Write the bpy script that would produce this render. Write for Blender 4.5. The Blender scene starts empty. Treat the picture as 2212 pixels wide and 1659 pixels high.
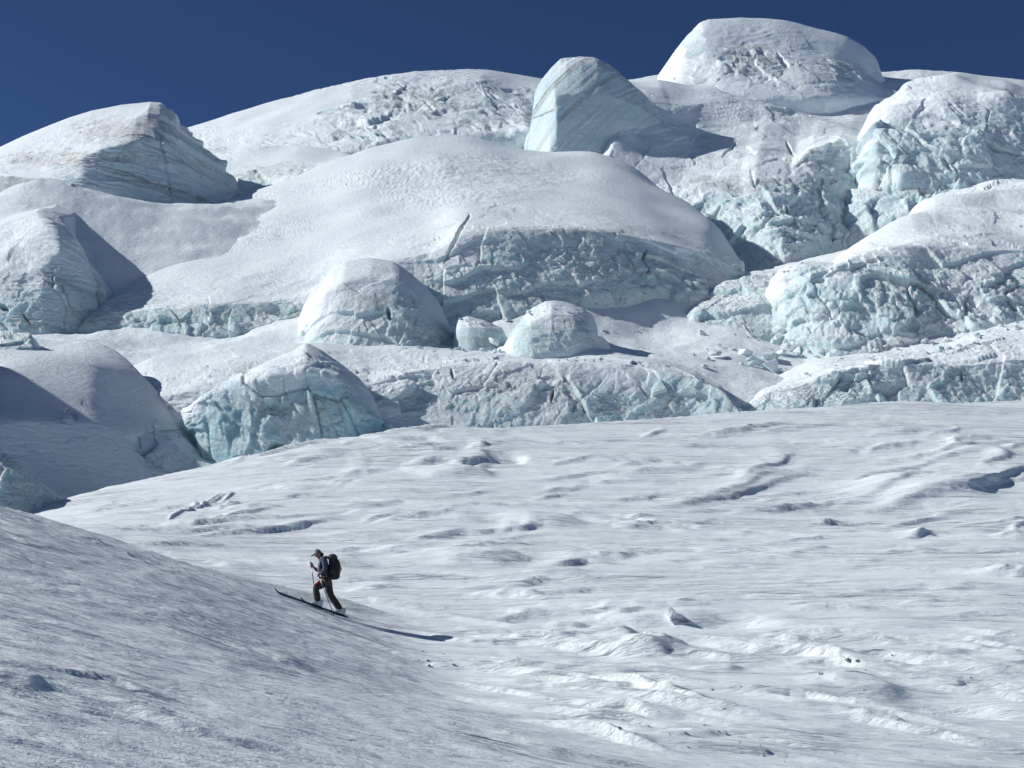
import bpy, math, random
import numpy as np
from mathutils import Vector, Matrix
SC = bpy.context.scene
COL = SC.collection
R = math.radians
random.seed(7)

# ------------------------------------------------------------------ camera, sky, sun, exposure
FD = 3038.0            # focal length in units of a 2212-wide picture
PITCH = R(9.3)
cam_d = bpy.data.cameras.new('camera')
cam = bpy.data.objects.new('camera', cam_d); COL.objects.link(cam)
cam.location = (0, 0, 0)
cam.rotation_euler = (math.pi/2 + PITCH, 0, 0)
cam_d.sensor_width = 36.0
cam_d.lens = 36.0*FD/2212.0
cam_d.clip_start = 0.1; cam_d.clip_end = 5000
SC.camera = cam

SUN_EL = R(34); SUN_AZ = R(-83)     # azimuth measured from +Y (view direction) towards +X
sun_vec = Vector((math.sin(SUN_AZ)*math.cos(SUN_EL), math.cos(SUN_AZ)*math.cos(SUN_EL), math.sin(SUN_EL)))
W = bpy.data.worlds.new('World'); SC.world = W; W.use_nodes = True
nt = W.node_tree; nt.nodes.clear()
sky = nt.nodes.new('ShaderNodeTexSky'); sky.sky_type = 'NISHITA'; sky.sun_disc = False
sky.sun_elevation = SUN_EL; sky.sun_rotation = SUN_AZ
sky.altitude = 4500; sky.air_density = 0.6; sky.dust_density = 0.0; sky.ozone_density = 8.0
bg = nt.nodes.new('ShaderNodeBackground'); bg.inputs['Strength'].default_value = 0.061
wo = nt.nodes.new('ShaderNodeOutputWorld')
nt.links.new(sky.outputs[0], bg.inputs[0]); nt.links.new(bg.outputs[0], wo.inputs[0])
sd = bpy.data.lights.new('sun', 'SUN'); sd.energy = 3.5; sd.angle = R(0.53); sd.color = (1.0, 0.985, 0.955)
so = bpy.data.objects.new('sun', sd); COL.objects.link(so)
so.rotation_euler = sun_vec.to_track_quat('Z', 'Y').to_euler()
SC.view_settings.view_transform = 'Standard'; SC.view_settings.look = 'None'
SC.view_settings.gamma = 1.0; SC.view_settings.use_curve_mapping = False
SC.view_settings.exposure = 0.43
SC.render.engine = 'CYCLES'
SC.cycles.max_bounces = 8; SC.cycles.diffuse_bounces = 7

# ------------------------------------------------------------------ helpers
CP, SP = math.cos(PITCH), math.sin(PITCH)
def wpt(x, y, Y):
    """a surveyed bearing (x, y on a 2212 x 1659 plate) and a distance north -> metres"""
    x = np.asarray(x, float); y = np.asarray(y, float); Y = np.asarray(Y, float)
    a = (x-1106)/FD; b = (829.5-y)/FD
    dy = CP - b*SP; dz = SP + b*CP
    return np.stack([a/dy*Y, Y, dz/dy*Y], -1)
def plate(P):
    X, Y, Z = P[..., 0], P[..., 1], P[..., 2]
    d = Y*CP + Z*SP; u = -Y*SP + Z*CP
    return 1106 + X/d*FD, 829.5 - u/d*FD

def tag(o, label=None, cat=None, group=None, kind=None):
    if label: o['label'] = label
    if cat: o['category'] = cat
    if group: o['group'] = group
    if kind: o['kind'] = kind
    return o

def hsh(ix, iy, iz, seed):
    h = (ix.astype(np.uint32)*np.uint32(374761393) + iy.astype(np.uint32)*np.uint32(668265263)
         + iz.astype(np.uint32)*np.uint32(2246822519) + np.uint32((seed*3266489917) & 0xffffffff))
    h = (h ^ (h >> np.uint32(13)))*np.uint32(1274126177)
    h = (h ^ (h >> np.uint32(15)))*np.uint32(2654435761)
    return h ^ (h >> np.uint32(16))
def fr(h, k=0):
    return ((h >> np.uint32(k)) & np.uint32(0xfff)).astype(np.float32)/4095.0
G3 = np.array([[1,1,0],[-1,1,0],[1,-1,0],[-1,-1,0],[1,0,1],[-1,0,1],[1,0,-1],[-1,0,-1],
               [0,1,1],[0,-1,1],[0,1,-1],[0,-1,-1],[1,1,0],[-1,1,0],[0,-1,1],[0,-1,-1]], np.float32)
def perlin(P, seed=0):
    P = P.astype(np.float32); I = np.floor(P); F = P-I; I = I.astype(np.int64)
    U = F*F*F*(F*(F*6-15)+10)
    out = np.zeros(P.shape[:-1], np.float32)
    for dx in (0, 1):
        wx = U[..., 0] if dx else 1-U[..., 0]
        for dy in (0, 1):
            wy = U[..., 1] if dy else 1-U[..., 1]
            for dz in (0, 1):
                wz = U[..., 2] if dz else 1-U[..., 2]
                g = G3[(hsh(I[..., 0]+dx, I[..., 1]+dy, I[..., 2]+dz, seed) & np.uint32(15)).astype(np.int64)]
                out += wx*wy*wz*(g[..., 0]*(F[..., 0]-dx)+g[..., 1]*(F[..., 1]-dy)+g[..., 2]*(F[..., 2]-dz))
    return out
def fbm(P, octv=4, seed=0, gain=0.5, lac=2.03):
    s = 0; a = 1.0; Q = P.copy()
    for k in range(octv):
        s = s + a*perlin(Q, seed+k*17); Q = Q*lac + 13.7; a *= gain
    return s
def facets(P, seed=0, tilt=1.0):
    """broken blocks: every cell is a plane tilted its own way; returns height and the gap F2-F1"""
    P = P.astype(np.float32); I = np.floor(P).astype(np.int64); F = P - I
    n = P.shape[:-1]
    d1 = np.full(n, 9e9, np.float32); d2 = d1.copy(); hv = np.zeros(n, np.float32)
    for dx in (-1, 0, 1):
        for dy in (-1, 0, 1):
            for dz in (-1, 0, 1):
                h = hsh(I[..., 0]+dx, I[..., 1]+dy, I[..., 2]+dz, seed)
                vx = F[..., 0]-dx-fr(h, 0); vy = F[..., 1]-dy-fr(h, 9); vz = F[..., 2]-dz-fr(h, 18)
                d = vx*vx+vy*vy+vz*vz
                h2 = hsh(I[..., 2]+dz, I[..., 0]+dx, I[..., 1]+dy, seed+5)
                val = (fr(h2, 3)-0.5)*0.9 + tilt*(vx*(fr(h2, 0)-.5)+vy*(fr(h2, 9)-.5)+vz*(fr(h2, 18)-.5))*2
                m = d < d1
                d2 = np.where(m, d1, np.minimum(d2, d)); hv = np.where(m, val, hv); d1 = np.where(m, d, d1)
    return hv, np.sqrt(d2)-np.sqrt(d1)
def sstep(a, b, x):
    t = np.clip((x-a)/(b-a), 0, 1); return t*t*(3-2*t)

def grid_normals(P):
    du = np.gradient(P, axis=1); dv = np.gradient(P, axis=0)
    N = np.cross(du, dv); N /= np.maximum(np.linalg.norm(N, axis=-1, keepdims=True), 1e-9)
    return N
def grid_mesh(name, P, mat, attrs=None, flip=False):
    n, m = P.shape[:2]
    me = bpy.data.meshes.new(name)
    me.vertices.add(n*m); me.vertices.foreach_set('co', P.reshape(-1).astype(np.float32))
    i = np.arange(n*m).reshape(n, m)
    q = np.stack([i[:-1, :-1], i[:-1, 1:], i[1:, 1:], i[1:, :-1]], -1).reshape(-1, 4)
    if flip: q = q[:, ::-1]
    nf = len(q)
    me.loops.add(nf*4); me.loops.foreach_set('vertex_index', q.reshape(-1).astype(np.int32))
    me.polygons.add(nf); me.polygons.foreach_set('loop_start', np.arange(0, nf*4, 4, dtype=np.int32))
    me.update(calc_edges=True)
    me.polygons.foreach_set('use_smooth', np.ones(nf, bool))
    for k, v in (attrs or {}).items():
        at = me.attributes.new(k, 'FLOAT', 'POINT'); at.data.foreach_set('value', v.reshape(-1).astype(np.float32))
    me.materials.append(mat)
    o = bpy.data.objects.new(name, me); COL.objects.link(o)
    return o
def smooth1(A, sig, axis):
    r = int(max(1, round(sig*3))); k = np.exp(-0.5*(np.arange(-r, r+1)/sig)**2); k /= k.sum()
    pad = [(0, 0)]*A.ndim; pad[axis] = (r, r)
    B = np.pad(A, pad, mode='reflect', reflect_type='odd'); out = np.zeros_like(A)
    for j, w in enumerate(k):
        sl = [slice(None)]*A.ndim; sl[axis] = slice(j, j+A.shape[axis]); out += w*B[tuple(sl)]
    return out
def tps_fit(XY, Z, lam=0.0):
    n = len(XY); c = XY.mean(0); s = 30.0; A = (XY-c)/s
    D = np.linalg.norm(A[:, None]-A[None], axis=-1); K = D*D*np.log(D+1e-9) + lam*np.eye(n)
    Pm = np.hstack([np.ones((n, 1)), A]); M = np.zeros((n+3, n+3)); M[:n, :n] = K; M[:n, n:] = Pm; M[n:, :n] = Pm.T
    w = np.linalg.solve(M, np.concatenate([Z, np.zeros(3)]))
    def f(X, Y):
        sh = X.shape; Q = (np.stack([X.ravel(), Y.ravel()], -1)-c)/s
        out = w[n] + Q @ w[n+1:]
        for k in range(n):
            d2 = (Q[:, 0]-A[k, 0])**2+(Q[:, 1]-A[k, 1])**2
            out += w[k]*0.5*d2*np.log(d2+1e-9)
        return out.reshape(sh)
    return f

# ------------------------------------------------------------------ materials
def mat_new(name):
    m = bpy.data.materials.new(name); m.use_nodes = True; t = m.node_tree
    return m, t, t.nodes['Principled BSDF']
def N(t, typ, **kw):
    n = t.nodes.new(typ)
    for k, v in kw.items():
        if k in n.inputs.keys() if isinstance(k, str) else False: n.inputs[k].default_value = v
        else: setattr(n, k, v)
    return n
def mapped(t, scale, rot=(0, 0, 0)):
    c = N(t, 'ShaderNodeTexCoord'); mp = N(t, 'ShaderNodeMapping')
    mp.inputs['Scale'].default_value = scale; mp.inputs['Rotation'].default_value = rot
    t.links.new(c.outputs['Object'], mp.inputs['Vector']); return mp.outputs[0]
def ramp(t, src, stops):
    r = N(t, 'ShaderNodeValToRGB'); e = r.color_ramp.elements
    while len(e) < len(stops): e.new(0.5)
    for k, (p, c) in enumerate(stops):
        e[k].position = p; e[k].color = (c, c, c, 1) if isinstance(c, (int, float)) else (*c, 1)
    t.links.new(src, r.inputs[0]); return r.outputs[0]
def noise(t, vec, scale, detail=4, rough=0.55, dist=0.0):
    n = N(t, 'ShaderNodeTexNoise'); n.inputs['Scale'].default_value = scale; n.inputs['Detail'].default_value = detail
    n.inputs['Roughness'].default_value = rough; n.inputs['Distortion'].default_value = dist
    t.links.new(vec, n.inputs['Vector']); return n.outputs[0]
def mathn(t, op, a, b=None, clamp=False):
    n = N(t, 'ShaderNodeMath'); n.operation = op; n.use_clamp = clamp
    for k, v in enumerate((a, b)):
        if v is None: continue
        if hasattr(v, 'default_value') or hasattr(v, 'links'): t.links.new(v, n.inputs[k])
        else: n.inputs[k].default_value = v
    return n.outputs[0]
def mixc(t, f, a, b):
    n = N(t, 'ShaderNodeMix'); n.data_type = 'RGBA'
    for k, v in ((0, f), (6, a), (7, b)):
        if hasattr(v, 'links'): t.links.new(v, n.inputs[k])
        elif k == 0: n.inputs[0].default_value = v
        else: n.inputs[k].default_value = (*v, 1)
    return n.outputs[2]
def bump(t, h, dist, strength=1.0, prev=None):
    b = N(t, 'ShaderNodeBump'); b.inputs['Strength'].default_value = strength; b.inputs['Distance'].default_value = dist
    t.links.new(h, b.inputs['Height'])
    if prev is not None: t.links.new(prev, b.inputs['Normal'])
    return b.outputs[0]

SSW = 0.45
SNOW = (0.83, 0.90, 0.918)
def glacier_material(name, strata=None, sscale=0.5, sdark=0.35, sdist=0.6, tex=1.0, deepc=((0.74, 0.84, 0.86), (0.61, 0.78, 0.82))):
    """snow and blue ice mixed by the surface's own 'ice' value; 'dirt' greys it"""
    m, t, b = mat_new(name)
    at = N(t, 'ShaderNodeAttribute', attribute_name='ice'); ad = N(t, 'ShaderNodeAttribute', attribute_name='dirt')
    v = mapped(t, (1, 1, 1))
    n1 = noise(t, v, 0.16, 5, 0.6); n2 = noise(t, v, 0.9, 6, 0.65)
    icec = mixc(t, ramp(t, n1, [(0.36, 0), (0.62, 1)]), deepc[0], deepc[1])
    icec = mixc(t, ramp(t, n2, [(0.45, 0), (0.78, 0.7)]), icec, (0.80, 0.875, 0.89))
    if strata is not None:
        mp = mapped(t, (1, 1, 1), strata)
        sx = N(t, 'ShaderNodeSeparateXYZ'); t.links.new(mp, sx.inputs[0])
        wn = noise(t, v, 0.12, 3, 0.5)
        zz = mathn(t, 'ADD', mathn(t, 'MULTIPLY', sx.outputs[2], sscale), mathn(t, 'MULTIPLY', wn, sdist))
        cmb = N(t, 'ShaderNodeCombineXYZ'); t.links.new(zz, cmb.inputs[2])
        ln = noise(t, cmb.outputs[0], 1.0, 5, 0.75)
        lines = ramp(t, ln, [(0.52, 0), (0.60, 1), (0.63, 1), (0.70, 0)])
        pat = ramp(t, n2, [(0.35, 0.3), (0.6, 1)])
        lines = mathn(t, 'MULTIPLY', mathn(t, 'MULTIPLY', lines, pat), sdark)
        icec = mixc(t, lines, icec, (0.30, 0.29, 0.26))
    snowc = mixc(t, ramp(t, noise(t, v, 0.35, 5, 0.6), [(0.35, 0), (0.7, 1)]), SNOW, (0.79, 0.855, 0.90))
    dn = ramp(t, noise(t, v, 1.6, 6, 0.7), [(0.40, 0), (0.62, 1)])
    col = mixc(t, at.outputs['Fac'], snowc, icec)
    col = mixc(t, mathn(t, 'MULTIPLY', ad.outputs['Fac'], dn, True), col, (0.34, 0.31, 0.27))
    t.links.new(col, b.inputs['Base Color'])
    rg = mathn(t, 'SUBTRACT', 0.75, mathn(t, 'MULTIPLY', at.outputs['Fac'], 0.40)); t.links.new(rg, b.inputs['Roughness'])
    b.inputs['IOR'].default_value = 1.31
    t.links.new(mathn(t, 'MULTIPLY', at.outputs['Fac'], SSW), b.inputs['Subsurface Weight']); b.inputs['Subsurface Radius'].default_value = (.35, .85, 1.0); b.inputs['Subsurface Scale'].default_value = .9
    hs = noise(t, mapped(t, (1.2, 1.2, 3.0)), 1.6*tex, 7, 0.68, 0.4)
    hi = noise(t, v, 2.6, 8, 0.66, 0.1)
    bn = bump(t, hs, 0.16)
    hh = mathn(t, 'MULTIPLY', hi, at.outputs['Fac'])
    bn = bump(t, hh, 0.30, 1.0, bn)
    t.links.new(bn, b.inputs['Normal'])
    return m
def snow_material():
    m, t, b = mat_new('wind_packed_snow')
    v = mapped(t, (0.22, 1.0, 1.0), (0, 0, R(-6)))
    v1 = mapped(t, (1, 1, 1))
    c = mixc(t, ramp(t, noise(t, v, 0.6, 6, 0.6), [(0.35, 0), (0.68, 1)]), (0.83, 0.895, 0.913), (0.78, 0.85, 0.88))
    t.links.new(c, b.inputs['Base Color'])
    b.inputs['Roughness'].default_value = 0.62; b.inputs['IOR'].default_value = 1.25
    h1 = noise(t, v, 2.2, 7, 0.62, 0.5); h2 = noise(t, v, 9.0, 5, 0.6); h3 = noise(t, v1, 28.0, 3, 0.6)
    def crust(sc, k, off, lo, hi, rot):
        vv = mapped(t, sc, (0, 0, rot)); nn = noise(t, vv, 1.0, 5, 0.52, 0.25)
        fr_ = mathn(t, 'FRACT', mathn(t, 'MULTIPLY', nn, k))
        mk = ramp(t, noise(t, mapped(t, (0.05+off, .16, 1), (0, 0, rot)), 1.0, 3, 0.6), [(lo, 0), (hi, 1)])
        return mathn(t, 'MULTIPLY', fr_, mk)
    bn = bump(t, h1, 0.12); bn = bump(t, h2, 0.04, 1.0, bn)
    bn = bump(t, crust((0.10, 0.55, 0.3), 13.0, 0.0, .42, .56, R(-14)), 0.075, 1.0, bn)
    bn = bump(t, crust((0.30, 2.0, 0.6), 11.0, 0.03, .45, .6, R(-8)), 0.045, 1.0, bn); bn = bump(t, h3, 0.006, 1.0, bn)
    t.links.new(bn, b.inputs['Normal'])
    return m
M_SNOW = snow_material()
M_GLAC = glacier_material('glacier_ice', (R(12), R(-8), 0), 0.55, 0.35)
M_BLUE = glacier_material('deep_blue_ice', (R(20), R(-14), 0), 0.5, 0.35, deepc=((0.66, 0.82, 0.86), (0.38, 0.66, 0.75)))
M_LEFT = glacier_material('banded_ice', (R(6), R(2), 0), 0.42, 1.0, 0.5)
M_STRIPE = glacier_material('striped_ice', (0, R(47), 0), 0.5, 1.0, 0.10)
M_RIDGE = glacier_material('ridge_ice', (R(15), R(24), 0), 0.55, 0.6, 0.8)

# ------------------------------------------------------------------ ground: snowfield and near slope (height z over x, y)
def ctl(pts):
    a = np.array(pts, float); return wpt(a[:, 0], a[:, 1], a[:, 2])
EDGE = [(-500,1230,64),(-200,1150,68),(0,1112,70),(140,1080,72),(240,1055,75),(420,1018,78),(540,990,80),(700,960,83),(850,935,86),(960,926,88),
        (1100,920,90),(1300,908,93),(1600,890,97),(1830,878,100),(1950,868,103),(2060,872,105),(2212,864,108),(2500,850,112),(2900,840,118)]
FIELD = EDGE + [(2212,1659,24),(2212,1400,36),(2212,1200,52),(2212,1050,72),(2212,950,90),(2800,1659,26),(2800,1200,56),
        (1500,1659,20.5),(1500,1500,28),(1500,1300,42),(1500,1150,58),(1500,1020,75),(1500,940,89),
        (1800,1500,29),(1850,1110,66),(1900,1000,82),(1106,1420,34),(1106,1250,46),(1106,1120,59),(1106,1020,74),(1106,960,83),
        (700,1262,44),(600,1165,53),(500,1085,63),(300,1160,50),(200,1115,60),(700,1040,70),(0,1150,52),(1106,1700,17),(500,1420,30),(0,1330,30)]
ce = ctl(EDGE); fp = ctl(FIELD)
f_field = tps_fit(fp[:, :2], fp[:, 2], 0.002)
RIDGE = [(-600,860,27),(-300,985,28.5),(0,1092,30.5),(90,1115,31.3),(180,1140,32),(330,1195,34),(440,1226,35.6),(566,1257,37.2),(620,1271,37.7),(673,1283,38.2),(703,1291,38.4),(780,1307,38.8),(900,1345,39),(1100,1430,38),(1400,1560,38)]
SLOPE = RIDGE + [(600,1284,35.5),(672,1310,36.1),(745,1335,36.6),(-300,1659,7.2),(0,1659,8.2),(500,1659,11),(1000,1659,15),(1300,1659,18.5),(0,1400,14),(-400,1300,14),(500,1450,18.5),(900,1510,23.5),(1250,1600,23.0),
        (250,1250,24),(0,1210,22),(700,1390,27.5),(1700,1760,20),(2200,1900,18)]
rp = ctl(RIDGE); sp = ctl(SLOPE)
f_slope = tps_fit(sp[:, :2], sp[:, 2], 0.001)

STROKES = []      # (world polyline, height, width behind, sharpness, sign)
def ground0(X, Y):
    th = X/Y
    ye = np.interp(th, ce[:, 0]/ce[:, 1], ce[:, 1]); yr = np.interp(th, rp[:, 0]/rp[:, 1], rp[:, 1])
    yc = np.minimum(Y, ye); k = yc/Y
    F = f_field(X*k, yc); o = np.maximum(Y-ye, 0); F = F - 0.10*o - 0.03*np.minimum(o, 12)**2*0.8
    yc = np.minimum(Y, yr); k = yc/Y
    S = f_slope(X*k, yc); o = np.maximum(Y-yr, 0); S = S - 0.32*o - 0.10*np.minimum(o, 4)**2
    kk = 0.22
    h = np.clip(0.5+0.5*(S-F)/kk, 0, 1)
    Z = F*(1-h)+S*h + kk*h*(1-h)
    return Z, h
def gpt(x, y):
    """where the line of sight (x, y) first meets the smooth ground"""
    Ys = np.exp(np.linspace(math.log(6), math.log(112), 600)); P = wpt(np.full(600, x), np.full(600, y), Ys)
    Z, _ = ground0(P[:, 0], P[:, 1]); s = np.where(P[:, 2] < Z)[0]
    j = s[0] if len(s) else 599
    return P[j]
def stroke(pts, h, w, sharp=0.10, kind='scarp'):
    f = 0.50 if min(p[1] for p in pts) < 1290 else 0.6
    a, b = gpt(*pts[0]), gpt(*pts[-1])
    if (b[1]-a[1])/(abs(b[0]-a[0])+1e-6) < -0.25: kind = 'groove'; f *= 0.3
    STROKES.append((np.array([gpt(*p)[:2] for p in pts]), h*f*.85, w*.8, sharp*0.7, kind))

# long wind scarps of the snowfield, drifts, hollows
stroke([(1330,1102),(1420,1095),(1500,1086),(1580,1078),(1650,1062),(1700,1046),(1745,1026),(1782,1018)], .55, 3.5)
stroke([(1480,1085),(1560,1071),(1620,1062)], .25, 1.5)
stroke([(1590,1045),(1650,1030),(1700,1010),(1720,988),(1760,988)], .45, 2.5)
stroke([(1520,1078),(1600,1060),(1660,1038),(1690,1025)], .3, 2.0)
stroke([(1790,1108),(1850,1106),(1930,1100),(1990,1088),(2040,1078),(2100,1070),(2150,1048),(2212,1020),(2300,1000)], 1.0, 5.0, .35)
stroke([(1800,1104),(1880,1078),(1960,1052),(2020,1030)], .45, 3, .3)
stroke([(2070,985),(2110,968),(2150,964),(2212,975)], .5, 2.0)
stroke([(605,1020),(650,1008),(700,998),(745,994)], .5, 2.5)
stroke([(350,1128),(360,1112),(400,1098),(460,1085),(490,1082)], .35, 1.6)
stroke([(410,1125),(450,1110),(495,1098)], .3, 1.2)
stroke([(690,1060),(730,1045),(770,1030),(860,1020)], .35, 2)
stroke([(700,1060),(760,1040),(840,1042)], .2, 1.2)
stroke([(880,1017),(940,1008),(1000,1010),(1050,1003),(1085,1000),(1118,992)], 1.1, 4.0, .3)
stroke([(930,962),(990,960),(1050,962),(1085,980)], .5, 2.2)
stroke([(1000,1025),(1050,1015),(1080,1008)], .4, 1.6)
stroke([(910,1108),(940,1112),(990,1106),(1030,1112)], .3, 1.4)
stroke([(870,1142),(930,1128),(1010,1132),(1100,1128),(1180,1126)], .25, 1.4)
stroke([(1215,1132),(1260,1115),(1290,1112)], .22, 1.2)
stroke([(770,1140),(830,1130),(860,1122)], .3, 1.3)
stroke([(860,1175),(960,1170),(1010,1165)], .25, 1.5)
stroke([(1960,1195),(2010,1188),(2080,1182)], .25, 1.4)
stroke([(1650,1200),(1740,1198),(1850,1186)], .2, 1.3)
stroke([(1140,1228),(1200,1226),(1270,1218),(1340,1224)], .5, 2.2, .3)
stroke([(780,1288),(850,1294),(910,1305)], .25, 1.2, .1)
stroke([(1000,1312),(1100,1318),(1200,1322),(1330,1330),(1400,1334)], .5, 2.0, .2)
stroke([(1300,1345),(1370,1352),(1440,1356)], .35, 1.4, .15)
stroke([(1200,1360),(1260,1372),(1330,1380),(1370,1390)], .40, 1.4, .12)
stroke([(1480,1338),(1560,1350),(1660,1362),(1790,1358)], .45, 2.2, .2)
stroke([(1180,1402),(1260,1420),(1350,1432),(1420,1445),(1485,1448)], .50, 1.4, .12)
stroke([(1050,1410),(1090,1428),(1150,1438),(1260,1450)], .35, 1.1, .12)
stroke([(1480,1230),(1600,1226),(1700,1230)], .25, 1.6)
stroke([(1700,1440),(1800,1436),(1870,1448),(1980,1452)], .30, 1.3)
stroke([(1620,1405),(1750,1415),(1860,1420)], .25, 1.1)
stroke([(20,1466),(60,1490),(120,1512),(190,1532)], .22, .5, .04)
stroke([(100,1478),(200,1512),(300,1545),(420,1590),(560,1620),(660,1645)], .16, .5, .04)
stroke([(0,1420),(100,1450),(250,1480),(380,1530)], .10, .35, .03)
stroke([(120,1240),(230,1280),(300,1310)], .10, .5, .04)
stroke([(400,1400),(500,1430),(600,1480)], .10, .5, .04)
stroke([(600,1330),(700,1380),(800,1420),(860,1450)], .14, .6, .05)
stroke([(700,1520),(800,1570),(900,1620)], .14, .5, .05)
stroke([(860,1450),(960,1500),(1060,1530),(1140,1560)], .16, .6, .05)
stroke([(900,1590),(1000,1625),(1080,1650)], .14, .5, .05)
rs = np.random.RandomState(4)
for k in range(34):      # many smaller wind scarps, all along the wind
    y = 930 + 720*rs.rand()**0.9; x = -60 + 2330*rs.rand()
    p = gpt(x, y)
    if p[1] > 108: continue
    slope = ground0(np.array([p[0]]), np.array([p[1]]))[1][0] > .5
    sc = p[1]/60.0
    L = (0.35+1.9*rs.rand()**2)*(6.0*sc+0.6); a = R(rs.normal(3, 7)) if not slope else R(rs.normal(-4, 5))
    q = np.array([[t*L*math.cos(a), t*L*math.sin(a)+rs.normal(0, .04)*L*0.5] for t in np.linspace(-.5, .5, 5)]) + p[:2]
    hh = (0.05+0.16*rs.rand()**2)*(0.4+sc*0.9)*(0.6 if slope else 1)
    STROKES.append((q, hh, (0.5+1.3*rs.rand())*(0.4+sc), 0.05+0.06*sc, 'scarp'))

for k in range(300):      # thin crust edges
    y = 925 + 700*rs.rand(); x = -20 + 2260*rs.rand()
    p = gpt(x, y)
    if p[1] > 106 or ground0(np.array([p[0]]), np.array([p[1]]))[1][0] > .5: continue
    sc = p[1]/60.0
    a = R(rs.normal(30, 14) if y < 1180 else rs.normal(6, 12) if y < 1340 else rs.normal(-22, 10))
    L = (2.5+10*rs.rand()**1.6)*(.2+.8*sc)
    q = np.array([[t*L*math.cos(a), t*L*math.sin(a)+rs.normal(0, .035)*L] for t in np.linspace(-.5, .5, 7)]) + p[:2]
    STROKES.append((q, (0.11+0.17*rs.rand())*(0.35+sc*.75), (0.45+.4*rs.rand())*(.4+sc*.7), 0.03, 'thin'))
def apply_strokes(X, Y, Z):
    for q, h, w, sharp, kind in STROKES:
        x0, x1 = q[:, 0].min()-w*2.5, q[:, 0].max()+w*2.5; y0, y1 = q[:, 1].min()-w*2.5, q[:, 1].max()+w*3
        ii = np.where((X > x0) & (X < x1) & (Y > y0) & (Y < y1))
        if len(ii[0]) == 0: continue
        px, py = X[ii], Y[ii]; o_ = np.argsort(q[:, 0]); qx, qy = q[o_, 0], q[o_, 1]; L_ = qx[-1]-qx[0]+1e-6
        e_ = 0.07*L_
        fm = (np.interp(px-e_, qx, qy)+2*np.interp(px, qx, qy)+np.interp(px+e_, qx, qy))/4
        sl_ = (np.interp(px+2*e_, qx, qy)-np.interp(px-2*e_, qx, qy))/(4*e_)
        tt = (px-qx[0])/L_; sd_ = (py-fm)/np.sqrt(1+sl_*sl_); best = np.abs(sd_)
        sharp = max(sharp, 0.0058*float(q[:, 1].mean()))
        wob = perlin(np.stack([px*0.55/w, py*0.3/w, px*0+3], -1), 77)
        sd_ = sd_ + wob*w*0.28
        env = np.sin(np.pi*np.clip(tt, 0, 1))**1.3*np.exp(-np.maximum(best-w*2, 0)**2)
        prof = np.where(sd_ > 0, np.exp(-(sd_/w)**2)*sstep(0, sharp, sd_), -0.30*np.exp(-(sd_/(w*.45))**2)*(1-np.exp(np.minimum(sd_, 0)/sharp)))
        if kind == 'groove': prof = -np.exp(-(sd_/(w*.5))**2)*0.8+0.25*np.exp(-((sd_-w*.7)/(w*.5))**2)
        if kind == 'thin': prof = np.where(sd_ > 0, prof, 0)
        Z[ii] += h*env*prof
    return Z

MOUNDS = []     # (x, y, height, half length, half width)
for mx, my, mh, ma, mb in [(1425,1412,.30,1.1,.55),(1330,1372,.24,1.0,.4),(1235,1362,.18,.8,.35),(1040,1212,.35,2.6,1.4),(1560,1345,-.25,2.4,.7),(1235,1340,-.22,3.0,.6),
                           (1100,990,-.45,1.6,1.6),(1000,1022,.5,2.6,1.4),(2050,1060,.5,5,3),(2130,985,.3,2.5,2),(665,1262,-.20,3.0,1.3),
                           (1180,1128,.30,2.4,1.6),(60,1478,.10,.35,.16),(2050,1525,-.35,2.5,.9),(1870,1480,.2,1.2,.8),(1560,1450,.12,.8,.4)]:
    p = gpt(mx, my); MOUNDS.append((p[0], p[1], mh, ma, mb))
def apply_mounds(X, Y, Z):
    for mx, my, mh, ma, mb in MOUNDS:
        ii = np.where((np.abs(X-mx) < ma*3) & (np.abs(Y-my) < mb*3))
        if len(ii[0]) == 0: continue
        u = (X[ii]-mx)/ma; v = (Y[ii]-my)/mb; u = np.where(u > 0, u*1.9, u)
        r = np.sqrt(u*u+v*v) + 0.35*perlin(np.stack([X[ii]/ma*1.6, Y[ii]/mb*1.6, u*0], -1), 91)
        Z[ii] += mh*np.exp(-np.clip(r, 0, 9)**3*1.1)
    return Z
def terrace(n, k, s):
    v = n*k; f = np.floor(v); r = v-f
    return (f + sstep(0.5-s, 0.5+s, r))/k
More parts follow.
